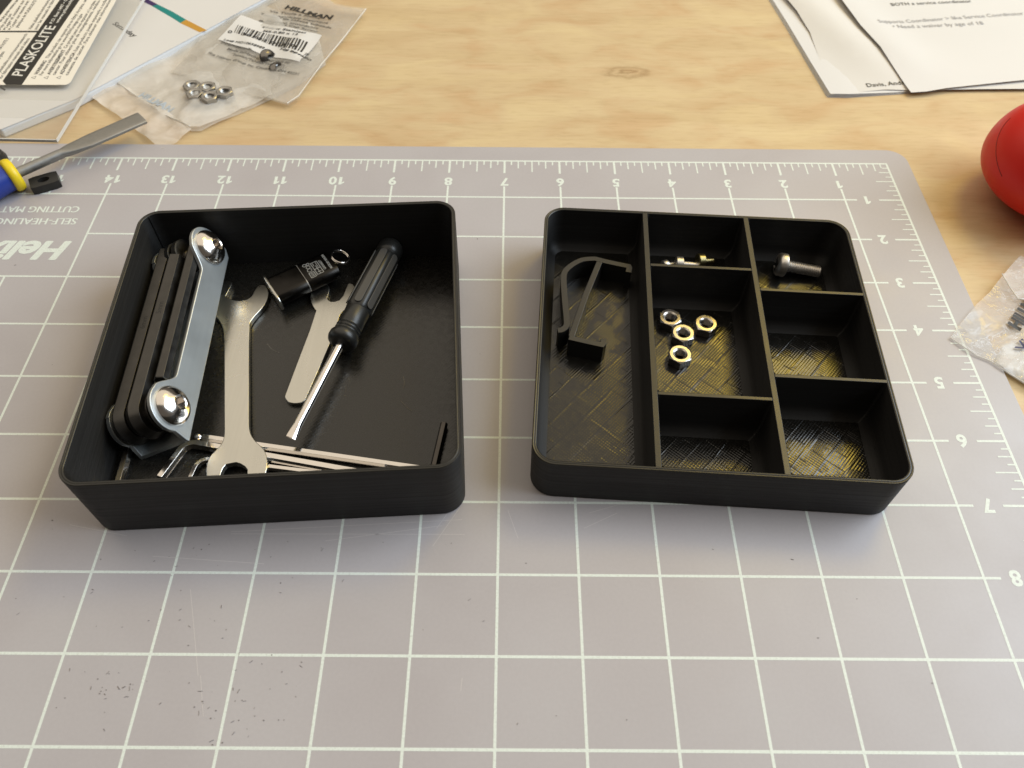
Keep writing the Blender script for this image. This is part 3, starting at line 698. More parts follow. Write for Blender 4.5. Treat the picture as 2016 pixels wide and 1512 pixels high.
def shrunk(P, k=1.5):       # the far plate is a little slimmer round its pins
    return [(p[0], p[1] - k * max(0, (p[1] - 2) / 17)) if PB - 2 < p[0] < PT_ - 2 else (p[0] + (k if p[0] < PB else -k) * min(1, p[1] / 5), p[1] - k * max(0, (p[1] - 2) / 17)) for p in P]
for z0, z1, ol in ((TH - 1.6, TH, outline), (0, 1.6, shrunk(outline))):
    MB().prism(ol, z0, z1, TM).build("side_plate", 'zinc_plate', tool, bevel=.35)
MB().box(PB - 8.4, PT_ + 2, .02, 1.6, 1.6, TH - 1.6, TM).build("web_plate", 'zinc_plate', tool)
def button_head(parent, mx, r, hgt, sock, material='chrome'):
    h = MB()
    prof = [(r * .99, 0), (r, .25)]
    for k in range(1, 9):
        a = radians(90 * k / 9); prof.append((r * cos(a) * .90 + r * .10 * (1 - k / 9), .25 + (hgt - .25) * sin(a)))
    prof = [p for p in prof if p[0] > sock * 1.12]
    prof.append((sock * 1.12, hgt)); 
    n = 48
    loops = [[(rr * cos(2 * pi * i / n), rr * sin(2 * pi * i / n), hh) for i in range(n)] for rr, hh in prof]
    hexr = lambda i: sock * cos(pi / 6) / cos(((2 * pi * i / n) % (pi / 3)) - pi / 6)
    for z in (hgt - .25, hgt - 3.2): loops.append([(hexr(i) * cos(2 * pi * i / n), hexr(i) * sin(2 * pi * i / n), z) for i in range(n)])
    h.loft(loops, True, True, mx)
    return h.build("screw_head", material, parent, ang=40)
for x in (PB, PT_):
    MB().lathe([(3.0, .5), (3.0, TH - .3)], 20, TM @ Matrix.Translation((x, PW, 0))).build("pin", 'chrome', tool)
    button_head(tool, TM @ Matrix.Translation((x, PW, TH + .02)) @ Matrix.Rotation(radians(12), 4, 'Z'), 7.05, 4.1, 2.35)
    MB().lathe([(4.6, -2.4), (5.2, -.02)], 24, TM @ Matrix.Translation((x, PW, 0))).build("screw_head", 'chrome', tool, bevel=.6)
def blade(pin_x, sgn, length, af, n0, wc):
    """hex bar folded along the tool and bent round its pin: flats across the stack, a corner pointing outward"""
    r = af / sqrt(3); zc_ = n0 + af / 2; Rc = wc - PW
    ring = [(r * sin(pi / 3 * k), r * cos(pi / 3 * k)) for k in range(6)]      # (through, across)
    x1 = pin_x + sgn * length
    loops = [[(x, wc + a * sc, zc_ + t * sc) for t, a in ring] for x, sc in ((x1, .9), (x1 - sgn * .35, 1), (pin_x + sgn * 3, 1))]
    for k in range(27):
        th = radians(90 + 8 * k)
        loops.append([(pin_x + sgn * (Rc + a) * cos(th), PW + (Rc + a) * sin(th), zc_ + t) for t, a in ring])
    return MB().loft(loops, True, True, TM).build("hex_blade", 'blade', tool, bevel=.12, ang=28)
b6 = blade(PB, 1, 76.0, 6.0, 1.75, 14.6)
b5 = blade(PB, 1, 69.5, 6.0, 8.5, 14.6)
b4 = blade(PT_, -1, 64.5, 4.4, 15.9, 13.1)
for n0, af in ((10.2, 2.6), (6.6, 2.4)):
    mb = MB().lathe([(5.6, n0), (6.4, n0 + .3), (6.4, n0 + af - .3), (5.6, n0 + af)], 28, TM @ Matrix.Translation((PT_, PW + 1.5, 0)))
    mb.build("blade_eye", 'blade', tool)
MB().lathe([(6.8, TH - 3.0), (6.8, TH - 2.4)], 28, TM @ Matrix.Translation((PB, PW, 0))).build("washer", 'zinc_plate', tool, bevel=.2)
MB().lathe([(7.2, TH - 4.4), (7.2, TH - 3.6)], 28, TM @ Matrix.Translation((PB, PW, 0))).build("washer", 'black_key', tool, bevel=.2)
for s_, bl, n0, x in (("6mm", b6, 1.75, 9.0), ("5mm", b5, 8.5, 13.0)):
    mb = MB(); V, F = text_geo(s_, .0); af = 6.0
    # outward sloping face nearest the camera: normal at 60 degrees between through and across
    fn = (Matrix.Rotation(0, 3, 'X') @ Vector((0, sin(radians(60)), cos(radians(60)))))
    fc = Vector((x, 14.6, n0 + af / 2)) + fn * (af / 2 + .02)
    fx = Vector((1, 0, 0)); fy = fn.cross(fx)
    mb.add([fc + fx * (p[0] * 2.9) + fy * ((p[1] - .3) * 2.9 * .9) for p in V], F, TM)
    mb.build("size_stamp", 'gap', bl, smooth=False)

# ------------------------------------------------------------------ wrenches
def wrench(name, label, outline3, t, nrm, bevel, material='zinc'):
    P = [Vector(p) for p in outline3]
    c = sum(P, Vector()) / len(P)
    c.z = min(p.z for p in P) - t
    o = thing(name, label, "wrench", c)
    P = ccw([p - c for p in P])
    return o, P
ob, P = wrench("open_end_wrench", "long double open ended flat wrench in the deep tray", D['wrench_big'], 2.4, (0, .026, 1), .5)
P = smooth_poly(P, 1)
MB().slab(P, 2.4, (0, .026, 1)).build("wrench_body", 'zinc', ob, bevel=.55, ang=30, seg=3)
ob, P = wrench("flat_spanner", "short single ended flat wrench lying under the screwdriver", [(x, y, 3.3) for x, y in D['wrench_small']], 1.75, (0, 0, 1), .3)
P = smooth_poly(P, 1)
MB().slab(P, 1.75).build("wrench_body", 'zinc', ob, bevel=.28, ang=30, seg=2)

# ------------------------------------------------------------------ screwdriver
sd = Vector((.2640, .9645, 0)); so = Vector((-58.4, 12.3, 8.3))
drv = thing("screwdriver", "black handled flat screwdriver with grey grip panels", "screwdriver", (-58.4, 12.3, 0))
DM = zframe((0, 0, 8.6), sd)
DM = frame((0, 0, 8.6), (-sd.y, sd.x, 0), y=(0, 0, 1)); DM = Matrix((Vector((sd.y, -sd.x, 0)), Vector((0, 0, 1)), sd * -1)).transposed().to_4x4(); DM.translation = Vector((0, 0, 8.6))
# local z runs from handle to tip (tip positive)
MB().lathe([(3.2, 3.0), (4.4, 2.95), (5.3, 2.2), (5.7, 1.0), (5.6, -.6), (5.0, -1.8), (4.55, -2.2), (4.5, -2.6), (4.9, -3.1), (4.55, -3.6), (4.5, -4.1), (4.9, -4.6), (4.55, -5.1), (4.5, -5.5), (4.75, -6.0), (4.6, -9.5), (4.75, -13.2), (4.2, -14.4)], 40, DM).build("collar", 'rubber', drv, ang=60)
grip = MB()
loops = []
for zz, k in ((-13.6, .90), (-14.6, 1.0), (-42.6, 1.0), (-43.8, .93)):
    loops.append([((4.95 + .22 * cos(6 * a)) * k * cos(a), (4.95 + .22 * cos(6 * a)) * k * sin(a), zz) for a in [2 * pi * i / 72 for i in range(72)]])
grip.loft(loops, True, True, DM); gr = grip.build("grip", 'rubber', drv, ang=50)
for k in range(6):
    a = radians(28 + 60 * k)
    pm = DM @ Matrix.Rotation(a, 4, 'Z') @ Matrix.Translation((4.92, 0, -29)) @ Matrix.Rotation(radians(90), 4, 'Y')
    MB().prism(rrect(-14.6, 14.6, -1.45, 1.45, 1.4, 6), 0, .42, pm).build("grip_panel", 'grey_panel', gr, bevel=.15)
MB().lathe([(4.2, -43.4), (4.3, -44.0), (5.1, -44.6), (5.2, -46.5), (5.1, -48.7), (4.6, -50.4), (3.5, -51.5), (1.9, -52.1), (.3, -52.35)], 36, DM).build("end_cap", 'rubber', drv, ang=60)
shaft = MB()
loops = []
for zz, rx, ry in ((2.0, 1.6, 1.6), (40.2, 1.6, 1.6), (41.2, 1.62, 1.35), (43.2, 1.72, .75), (45.2, 1.8, .42), (45.6, 1.78, .38)):
    loops.append([(rx * cos(a) , ry * sin(a), zz) for a in [2 * pi * i / 28 for i in range(28)]])
shaft.loft(loops, True, True, DM @ Matrix.Rotation(radians(-25), 4, 'Z')); shaft.build("shaft", 'chrome', drv, ang=40)

# ------------------------------------------------------------------ card reader on a ring
rd = Vector((.8346, .5508, 0))
card = thing("card_reader", "black metal card reader stick on a split ring", "card reader", (-90.0, 36.7, 0))
CM = Matrix((rd, Vector((-rd.y, rd.x, 0)), Vector((0, 0, 1)))).transposed().to_4x4() @ Matrix.Rotation(radians(-3), 4, 'Y'); CM.translation = Vector((0, 0, 6.2))
def stadium(w, h, k=1.0):
    r = h / 2 * .92; out = []
    for cx, cz, a0 in ((w / 2 - r, h / 2 - r, 0), (-w / 2 + r, h / 2 - r, 90), (-w / 2 + r, -h / 2 + r, 180), (w / 2 - r, -h / 2 + r, 270)):
        out += [((cx + r * cos(radians(a0 + 9 * i))) * k, (cz + r * sin(radians(a0 + 9 * i))) * k) for i in range(11)]
    return out
def bar(x0, x1, w, h, k0=.97, k1=.97, e=.35):
    mb = MB(); ls = []
    for x, k in ((x0, k0), (x0 + e, 1), (x1 - e, 1), (x1, k1)): ls.append([(x, p, q_) for p, q_ in stadium(w, h, k)])
    return mb.loft(ls, True, True, CM)
bar(.9, 13.4, 14.0, 6.4).build("cap", 'anod', card, ang=50)
bar(13.55, 26.6, 14.0, 6.4).build("body", 'anod', card, ang=50)
bar(13.3, 13.65, 13.8, 6.2, 1, 1, .05).build("joint_line", 'edge_mark', card)
mb = MB(); ls = []
for x, k in ((0, .97), (.2, 1), (.75, 1), (.95, .97)): ls.append([(x, p, q_) for p, q_ in stadium(17.6, 7.4, k)])
mb.loft(ls, True, True, CM).build("end_flange", 'zinc', card, ang=50)
mk = MB(); zt_ = 3.2 + .03
def cw(s_, x, y0, y1, h, bold=0.02):      # lettering across the stick
    V, F = text_geo(s_, bold); a = min(p[0] for p in V); c_ = max(p[0] for p in V)
    mk.add([(x + h / .7 * p[1], y0 + (y1 - y0) * (p[0] - a) / (c_ - a), zt_) for p in V], [f[::-1] for f in F], CM)
# reads from the front edge to the back, tops of letters toward the flange
def cwr(s_, x, y0, y1, h, bold=.02):
    V, F = text_geo(s_, bold); a = min(p[0] for p in V); c_ = max(p[0] for p in V)
    mk.add([(x - h / .7 * p[1], y0 + (y1 - y0) * (p[0] - a) / (c_ - a), zt_) for p in V], F, CM)
cwr("MICROSD READER", 24.9, -4.6, 4.4, .95)
cwr("GANAKIT", 22.6, -3.6, 2.2, .95)
for x0, x1, y0, y1 in ((18.3, 18.55, -4.6, 2.6), (20.9, 21.15, -4.6, 2.6), (18.3, 21.15, -4.6, -4.35), (18.3, 21.15, 2.35, 2.6), (19.6, 19.85, -4.3, .4), (18.6, 20.9, -1.5, -1.2), (20.2, 20.4, -1, 2.1), (19.0, 19.2, .4, 2.1), (19.0, 20.6, -3.4, -3.15),
                        (15.6, 17.9, -5.0, -4.75), (15.6, 15.85, -5.0, -2.2), (17.65, 17.9, -5.0, -2.2), (16.2, 17.4, -4.3, -4.05), (16.2, 17.4, -3.6, -3.35), (16.2, 17.4, -2.9, -2.65), (15.6, 17.9, -2.2, -1.95)):
    mk.box(x0, x1, y0, y1, zt_ - .01, zt_ + .01, CM)
for cx, cy, r in ((16.7, -.6, 1.0), (16.9, 1.2, .9), (16.0, 2.9, .8), (17.4, 2.8, .7)):
    pts = [(cx + r * cos(2 * pi * i / 20), cy + r * sin(2 * pi * i / 20)) for i in range(20)]; pin_ = [(cx + (r - .22) * cos(2 * pi * i / 20), cy + (r - .22) * sin(2 * pi * i / 20)) for i in range(20)]
    mk.add([(*p, zt_) for p in pts] + [(*p, zt_) for p in pin_], [[i, (i + 1) % 20, 20 + (i + 1) % 20, 20 + i] for i in range(20)], CM)
mk.build("printed_marking", 'mark', card, smooth=False, fix=False)
MB().box(26.4, 28.2, -.9, .9, -.6, .9, CM).build("ring_lug", 'brass', card, bevel=.25)
ringm = CM @ Matrix.Translation((30.2, .4, 1.4)) @ Matrix.Rotation(radians(24), 4, 'Y') @ Matrix.Rotation(radians(10), 4, 'X')
rg = MB(); rg.tube([ringm @ Vector((3.6 * cos(a), 3.6 * sin(a), .32 * a / pi - .3)) for a in [2 * pi * 1.9 * i / 90 for i in range(91)]], .27, 8)
rg.build("split_ring", 'chrome', card)

# ------------------------------------------------------------------ loose hex keys in the deep tray
def bend_path(a, corner, b_, r, n=8):
    a, c, b_ = Vector(a), Vector(corner), Vector(b_); d0 = (a - c).normalized(); d1 = (b_ - c).normalized()
    half = d0.angle(d1) / 2; tl_ = r / math.tan(half); p0 = c + d0 * tl_; p1 = c + d1 * tl_
    ce = c + (d0 + d1).normalized() * (r / sin(half)); u = (p0 - ce); w = (p1 - ce); om = u.angle(w); out = [a]
    for k in range(n + 1):
        t = k / n; out.append(ce + (u * sin((1 - t) * om) + w * sin(t * om)) / sin(om))
    return out + [b_]
def hexkey(label, a, c, b_, af, r, material='key', ball=False):
    o = thing("hex_key", label, "hex key", (c[0], c[1], 0), 0, "loose L shaped hex keys in the deep tray")
    sh = Vector((c[0], c[1], 0)); path = [p - sh for p in bend_path(a, c, b_, r)]
    # fine steps so that the bend stays round
    mb = MB().tube(path, af / sqrt(3), 6, phase=0)
    k = mb.build("key_shaft", material, o, smooth=False, bevel=.08)
    if ball:
        d_ = (path[0] - path[1]).normalized(); m_ = zframe(path[0], d_)
        MB().lathe([(.75, -.1), (.7, .5), (1.2, 1.1), (1.45, 1.9), (1.3, 2.7), (.8, 3.1)], 12, m_).build("ball_end", material, o, ang=30)
    return o
z1 = FZ + 1.35
hexkey("ball ended hex key lying across the front of the deep tray", (-102.6, -28.2, z1), (-21.9, -40.8, z1), (-24.5, -54.0, z1), 2.6, 3.5, 'key', True)
hexkey("black hex key in the front right corner of the deep tray", (-19.6, -21.8, z1 + .4), (-22.4, -41.5, z1), (-62.0, -46.5, z1 - .2), 2.4, 3.0, 'black_key')
z2 = FZ + 1.6
hexkey("thicker hex key bent beside the tip of the folding tool", (-40.0, -43.3, z2), (-107.4, -30.4, z2), (-112.9, -44.5, z2), 3.1, 4.5)
z3 = FZ + 1.1
hexkey("thin hex key showing through the front jaw of the long wrench", (-60.0, -42.0, z3), (-101.9, -36.4, z3), (-104.3, -52.0, z3), 2.1, 4.2)
z4 = FZ + 1.6
hexkey("hex key in the front left corner of the deep tray", (-126.2, -46.5, z4), (-127.6, -20.0, z4), (-113.0, -19.0, z4), 3.0, 4.0)

# ------------------------------------------------------------------ clip in the divided tray
cl = thing("belt_clip", "black printed spring clip in the long left compartment", "clip", (31.0, 30.0, 0))
sh = Vector((31.0, 30.0))
def rel(P): return [Vector(p[:2]) - sh for p in P]
MB().ribbon([v.to_2d() for v in smooth_poly([Vector((*p, 0)) for p in rel(D['clip_spring'])], 1, False)], 2.2, FZ, 10.5).build("spring_arm", 'pla_clip', cl, bevel=.25, ang=40)
MB().ribbon(rel(D['clip_strut']), 2.4, FZ, 10.45).build("strut", 'pla_clip', cl, bevel=.25, ang=40)
MB().ribbon(rel(D['clip_foot']), 2.1, FZ, 10.5).build("foot", 'pla_clip', cl, bevel=.25, ang=40)

# ------------------------------------------------------------------ nuts
def nut_mesh(af=8.0, h=4.0):
    n = 48; mb = MB(); R = af / 2
    hx = [R / cos(((2 * pi * i / n) % (pi / 3)) - pi / 6) for i in range(n)]
    def lp(rs, zs): return [(r * cos(2 * pi * i / n), r * sin(2 * pi * i / n), z) for i, (r, z) in enumerate(zip(rs, zs))]
    rc = R * .96
    L = [lp([2.75] * n, [h] * n), lp([rc] * n, [h] * n), lp(hx, [h - (x - rc) * .58 for x in hx]), lp(hx, [(x - rc) * .58 for x in hx]), lp([rc] * n, [0] * n), lp([2.75] * n, [0] * n)]
    z = .3; inner = []
    while z < h - .45:
        inner += [lp([2.12] * n, [z] * n), lp([2.5] * n, [z + .4] * n)]; z += .8
    L += inner + [lp([2.12] * n, [h - .35] * n), lp([2.75] * n, [h] * n)]
    return mb.loft(L)
nut0 = thing("hex_nut", "steel hex nut at the front of the four in the tray", "nut", (D['nuts'][0][0], D['nuts'][0][1], FZ + .1), radians(8), "steel hex nuts in the middle compartment")
nut_mesh().build("nut_body", 'nut', nut0, ang=28)
# ------------------------------------------------------------------ bolt
def machine_screw(o, ax0, axis, hr, hh, sr, length, pitch, material, pan=True):
    m_ = zframe(ax0, axis)      # z from head toward tip; head occupies z<0
    if pan:
        prof = [(.5, -hh + .9), (1.4, -hh + .7), (hr * .42, -hh), (hr * .62, -hh + .08), (hr * .88, -hh + .55), (hr, -hh + 1.3), (hr, -.15), (hr * .97, 0), (sr, 0)]
    else:
        prof = [(sr * .6, -hh + 1.0), (sr * .75, -hh), (hr * .9, -hh), (hr, -hh + .3), (hr, -.1), (hr * .97, 0), (sr, 0)]
    MB().lathe(prof, 36, m_).build("screw_head", material, o, ang=40)
    pr = [(sr * .85, 0)]; z = .3
    while z < length - .5: pr += [(sr, z), (sr * .84, z + pitch / 2)]; z += pitch
    pr += [(sr * .8, length)]
    MB().lathe(pr, 24, m_).build("threaded_shank", material, o, ang=80)
    if pan:
        for k in range(2): MB().box(-.55, .55, -2.6, 2.6, -hh - .02, -hh + .4, m_ @ Matrix.Rotation(radians(45 + 90 * k), 4, 'Z')).build("drive_recess", 'gap', o)
bo = thing("machine_screw", "pan head machine screw alone in the back right compartment", "screw", (112.5, 54.2, 0))
machine_screw(bo, (1.8, 0, FZ + 4.6), (1, -.115, -.13), 4.75, 3.7, 2.45, 14.5, .85, 'dark_screw')
# small screws half hidden behind the partition
s1 = thing("small_screw", "bright small screw in the back middle compartment", "screw", (71.6, 55.6, 0), 0, "small screws in the back middle compartment")
machine_screw(s1, (1.6, 0, FZ + 3.3), (1, -.05, -.04), 3.1, 2.9, 1.5, 9.0, .6, 'dark_screw', False)
s2 = thing("small_screw", "yellowish small screw standing at the right of the bright one", "screw", (80.6, 57.0, 0), 0, "small screws in the back middle compartment")
machine_screw(s2, (1.2, 0, FZ + 3.7), (1, .15, -.10), 3.3, 2.6, 1.5, 4.5, .6, 'brass', False)
s3 = thing("small_screw", "small screw peeping over the partition at the left", "screw", (67.0, 56.0, 0), 0, "small screws in the back middle compartment")
machine_screw(s3, (.3, 0, FZ + 2.3), (.9, .35, -.1), 2.4, 2.2, 1.2, 5.0, .6, 'dark_screw', False)

# ------------------------------------------------------------------ stray fibres
fb = MB()
for pth in ([(-36.0, 0, FZ + .1), (-35.2, -3, FZ + .12), (-35.6, -6, FZ + .1)], [(-36, -11, FZ + .1), (-33.5, -14, FZ + .1), (-31.6, -15.4, FZ + .1)], [(-89.0, 15, FZ + .1), (-86.8, 12.2, FZ + .1), (-83.5, 10.5, FZ + .1)],
            [(81, -34, FZ + .4), (80.4, -37, FZ + .4), (81.6, -40, FZ + .2)]):
    fb.tube(smooth_poly([Vector(p) for p in pth], 2, False), .06, 5)
M["lint"] = mat("lint_fibre", (.22, .20, .17), .7)[0]
tag(fb.build("lint_fibres", 'lint'), "pale lint fibres lying on the tray floors", "lint", None, 'stuff')

# ------------------------------------------------------------------ things at the back left
RZ = lambda x, y, k, a: a * (1 - min(1, 1.6 * abs(noise.noise(Vector((x * k, y * k, 7.7)))))) ** 3
NZ = lambda x, y, k, a: noise.noise(Vector((x * k, y * k, 3.1))) * a
# booklet
bk = thing("booklet", "white booklet with a purple teal and gold band under the acrylic sheet", "booklet", (-210, 220, 0))
sh2 = Vector((-210, 220))
bo_ = [Vector(p) - sh2 for p in (D['book_front'] + [[-143, 259], [-112, 298], [-190, 420], [-330, 330], [-290, 180]])]
bo_ = ccw([tuple(p) for p in bo_])
MB().prism(bo_, -1.9, 2.6).build("pages", 'bookedge', bk, bevel=1.0, seg=3)
cov = [(p[0] * .998, p[1] * .998) for p in bo_]
MB().prism(cov, 2.62, 3.0).build("cover", 'paper', bk, bevel=.15)
zb = lambda x, y: 3.04
for nm in ('purple', 'teal', 'gold'):
    MB().prism(ccw([tuple(Vector(p) - sh2) for p in D['strip_' + nm]]), 3.02, 3.05).build("printed_band", nm, bk, smooth=False)
t = MB(); a, c = [Vector(p) - sh2 for p in D['saturday']]; write(t, "Saturday", a, c, 3.0, zb, .02)
t.build("printed_text", 'ink_black', bk, smooth=False)
# acrylic sheet, tilted: its front edge on the mat, its back on the booklet
AN = Vector(D['acr_n']); AP = Vector(D['acr_P'])
def az_(x, y, up=0.0): return AP.z - (AN.x * (x - AP.x) + AN.y * (y - AP.y)) / AN.z + up
ac = thing("acrylic_sheet", "clear acrylic sheet with printed cream label resting over the booklet", "acrylic sheet", (-240, 200, 0))
sh3 = Vector((-240, 200, 0))
pa = ccw([tuple(Vector(p) - sh3) for p in D['acr']])
MB().slab(pa, 1.45, AN).build("clear_sheet", 'acrylic', ac, smooth=False)
ew = 1.1
A_, B_, C_ = [Vector(p) - sh3 for p in (D['acr'][0], D['acr'][1], D['acr'][3])]
for p, q_ in ((A_, B_), (B_, C_)):
    d_ = (q_ - p).normalized(); s_ = AN.cross(d_)
    MB().slab([p + AN * .02, q_ + AN * .02, q_ + s_ * .5 + AN * .02, p + s_ * .5 + AN * .02], 1.42, AN).build("cut_edge", 'acrylic_edge', ac, smooth=False)
def onac(P, up): return [(p[0] - sh3.x, p[1] - sh3.y, az_(p[0], p[1], up)) for p in P]
lab = smooth_poly([Vector(p) for p in ccw(onac(D['plabel'], .16))], 0)
lb = MB().slab(lab, .12, AN).build("paper_label", 'label', ac, smooth=False)
for key in ('band', 'band2', 'rule'):
    MB().slab(ccw(onac(D[key], .20)), .03, AN).build("printed_bar", 'ink_black', lb, smooth=False)
tw, tb = MB(), MB()
zl = lambda up: (lambda x, y: az_(x + sh3.x, y + sh3.y, up))
for s_, (a, c) in D['ptext'].items():
    a = Vector(a) - sh3; c = Vector(c) - sh3
    if s_ in ('PLASKOLITE',): write(tw, s_, a, c, 5.7, zl(.25), .012)
    elif s_.startswith(('P.O.', 'www.')): write(tw, s_, a, c, 1.75, zl(.25), .02)
    elif s_ in ('WARNING', 'AVERTISSEMENT', 'ADVERTENCIA'): write(tb, s_, a, c, 1.85, zl(.22), .03)
    else: write(tb, s_, a, c, 1.75, zl(.22), .012)
for p in D['bul']:
    tb.add([(p[0] - sh3.x + .65 * cos(i * pi / 5), p[1] - sh3.y + .65 * sin(i * pi / 5), az_(p[0], p[1], .22)) for i in range(10)], [list(range(10))])
for tri in D['tri']:
    T3 = [Vector((p[0] - sh3.x, p[1] - sh3.y)) for p in tri]; c = sum(T3, Vector((0, 0))) / 3
    for i in range(3):
        a, e = T3[i], T3[(i + 1) % 3]
        ai, ei = c + (a - c) * .72, c + (e - c) * .72
        tb.add([(p.x, p.y, zl(.22)(p.x, p.y)) for p in (a, e, ei, ai)], [[0, 1, 2, 3]])
tw.build("white_lettering", 'ink_white', lb, smooth=False, fix=False); tb.build("small_print", 'ink_grey', lb, smooth=False, fix=False)
MB().slab(ccw(onac(D['darkmark'], .12)), .05, AN).build("pen_mark", 'ink_grey', ac, smooth=False)

# bag with nuts
def edge_line(name, pts, zf, parent, r=.22):
    MB().tube([(p[0], p[1], zf(p[0], p[1])) for p in pts], r, 5).build(name, 'film_seal', parent)
bag = thing("nut_bag", "milky plastic bag holding five hex nuts", "plastic bag", (-150, 180, 0))
sh4 = Vector((-150, 180))
P4 = [Vector(p) - sh4 for p in D['bag1']]; F4 = [Vector(p) - sh4 for p in D['bag1_flap']]
zb1 = lambda x, y: -1.5 + NZ(x, y, .06, 1.0) + .6
ztop = lambda x, y: .1 + RZ(x, y, .045, 1.3) + RZ(y, x + 30, .09, .5) + NZ(x + 9, y, .05, 1.6) + 1.9 * math.exp(-((x - (-1)) ** 2 + (y + 5) ** 2) / 260)
sheet("bag_back", P4, 4, lambda x, y: zb1(x, y) - .3, 'film_white', bag)
sheet("bag_front", P4, 2.2, lambda x, y: max(ztop(x, y), zb1(x, y) + .3), 'film_white', bag)
sheet("bag_flap", F4, 2.2, lambda x, y: max(-.9, -.2 + NZ(x, y, .09, 1.0) + RZ(x, y, .07, 1.2)), 'film_flap', bag)
edge_line("seam_edge", P4[:4], lambda x, y: max(ztop(x, y), zb1(x, y) + .3) + .1, bag, .3)
t = MB()
a, c = [Vector(p) - sh4 for p in D['bag1_text']]
zt4 = lambda x, y: max(ztop(x, y), zb1(x, y) + .3) + .15
write(t, "HILLMAN", a + Vector((-20, 10)), c + Vector((-8, 3)), 4, zt4, .04)
t.build("faint_print", 'ink_faint', bag, smooth=False)
bn_labels = ["hex nut at the back left of the five in the bag", "hex nut at the back middle of the five in the bag", "hex nut at the front left of the five in the bag", "hex nut nearest the mat of the five in the bag", "hex nut at the right end of the five in the bag"]
bn0 = None
for i, (p, lb_) in enumerate(zip(D['nuts_bag'], bn_labels)):
    loc = (p[0], p[1], -1.0)
    if bn0 is None:
        bn0 = thing("bagged_nut", lb_, "nut", loc, .3, "hex nuts inside the plastic bag")
        nut_mesh(7.7, 5.0).build("nut_body", 'bagnut', bn0, ang=28)
    else: dup(bn0, loc, .35 + i * .4, lb_)
# screw bag
bag2 = thing("screw_bag", "clear plastic bag with a white barcode label and screws", "plastic bag", (-120, 225, 0))
sh5 = Vector((-120, 225))
P5 = [Vector(p) - sh5 for p in D['bag2']]
zs = lambda x, y: 1.2 + RZ(x + 12, y, .035, 1.2) + NZ(x, y, .045, 1.5) + 1.2 * math.exp(-((x - 8) ** 2 + (y + 22) ** 2) / 200)
sheet("bag_back", P5, 4, lambda x, y: zs(x, y) - 1.1, 'film_grey', bag2)
sheet("bag_front", P5, 3, zs, 'film_grey', bag2)
edge_line("seam_edge", P5[7:12], lambda x, y: zs(x, y) + .05, bag2, .25)
Lb = [Vector(p) - sh5 for p in D['bag_label']]
lab2 = sheet("barcode_label", Lb, 2.5, lambda x, y: zs(x, y) + .22, 'paper', bag2)
tk, tg = MB(), MB()
zon = lambda up: (lambda x, y: zs(x, y) + up)
for s_, (a, c) in D['bag2_text'].items():
    a = Vector(a) - sh5; c = Vector(c) - sh5
    onl = s_ in ('Metric Stainless', 'M5-0.80 x 12', 'Lot# HO10658989', 'H# 884680', '0', '30702 00310', '2')
    h = 3.4 if s_ == 'HILLMAN' else 1.85
    if s_ in ('0', '30702 00310', '2'): h = 2.2
    if not onl: tg = MB()
    write(tk if onl else tg, s_, a, c, h, zon(.4 if onl else .2), .05 if s_ == 'HILLMAN' else .015)
    if not onl: tg.build("printed_line", 'ink_black' if s_ == 'HILLMAN' else 'ink_grey', bag2, smooth=False, fix=False)
q0, q1, q2, q3 = [Vector(p) - sh5 for p in D['barcode']]
rb = random.Random(3); tpos = 0.0
while tpos < .985:
    w = rb.choice((.009, .009, .018, .027)); 
    a, c = q0.lerp(q1, tpos), q0.lerp(q1, min(1, tpos + w)); d_, e = q3.lerp(q2, min(1, tpos + w)), q3.lerp(q2, tpos)
    m1 = [a.lerp(e, k / 3) for k in range(4)]; m2 = [c.lerp(d_, k / 3) for k in range(4)]
    tk.add([(p.x, p.y, zs(p.x, p.y) + .36) for p in m1 + m2], [[i, i + 1, i + 5, i + 4] for i in range(3)])
    tpos += w + rb.choice((.009, .014, .022))
tk.build("label_print", 'ink_black', lab2, smooth=False, fix=False)
bs_labels = ["cap screw inside the barcode bag partly under its label", "cap screw inside the barcode bag nearer the front edge"]
M['bag_screw'] = metal("dark_bag_screw", (.22, .21, .20), .25, 120, (1, 1, 1), .03)
for i, (p, lb_) in enumerate(zip(D['bagscrews'], bs_labels)):
    o = thing("cap_screw", lb_, "screw", (p[0], p[1], 0), 0, "cap screws inside the barcode bag")
    m_ = zframe((0, 0, -.3 + .9 * (2 - i) * .3), (.75 - .5 * i, -.5 + .3 * i, .62))
    button_head(o, m_, 5.0, 3.0, 1.7, 'bag_screw')
    MB().lathe([(2.4, -4.5), (2.45, 0)], 20, m_).build("threaded_shank", 'bag_screw', o)

# ------------------------------------------------------------------ needle file
fx = Vector((D['file_axis'][0][0], D['file_axis'][0][1], 6.5)); ft = Vector((-173.0, 146.1, 6.2))
fo = Vector((-213.6, 108.5, 0))
fa = Vector((-173.05 + 216.14, 146.11 - 105.76, 0)).normalized()
nf = thing("needle_file", "flat needle file with a blue handle and yellow collar", "file", fo)
FM = Matrix((fa, Vector((-fa.y, fa.x, 0)), Vector((0, 0, 1)))).transposed().to_4x4(); FM.translation = Vector((0, 0, 7.2))
FL = FM @ Matrix.Rotation(radians(90), 4, 'Y')           # local z along the file
MB().lathe([(8.4, -60), (8.6, -42), (8.2, -28), (7.2, -17), (6.2, -10), (5.9, -6)], 40, FL).build("handle", 'blue', nf, ang=60)
MB().lathe([(5.9, -6.8), (6.9, -6.5), (7.3, -5.4), (7.3, -4.2), (6.8, -2.8), (5.6, -2.4), (2.2, -2.2)], 40, FL).build("collar", 'yellow', nf, ang=60)
fb_ = MB(); ls = []
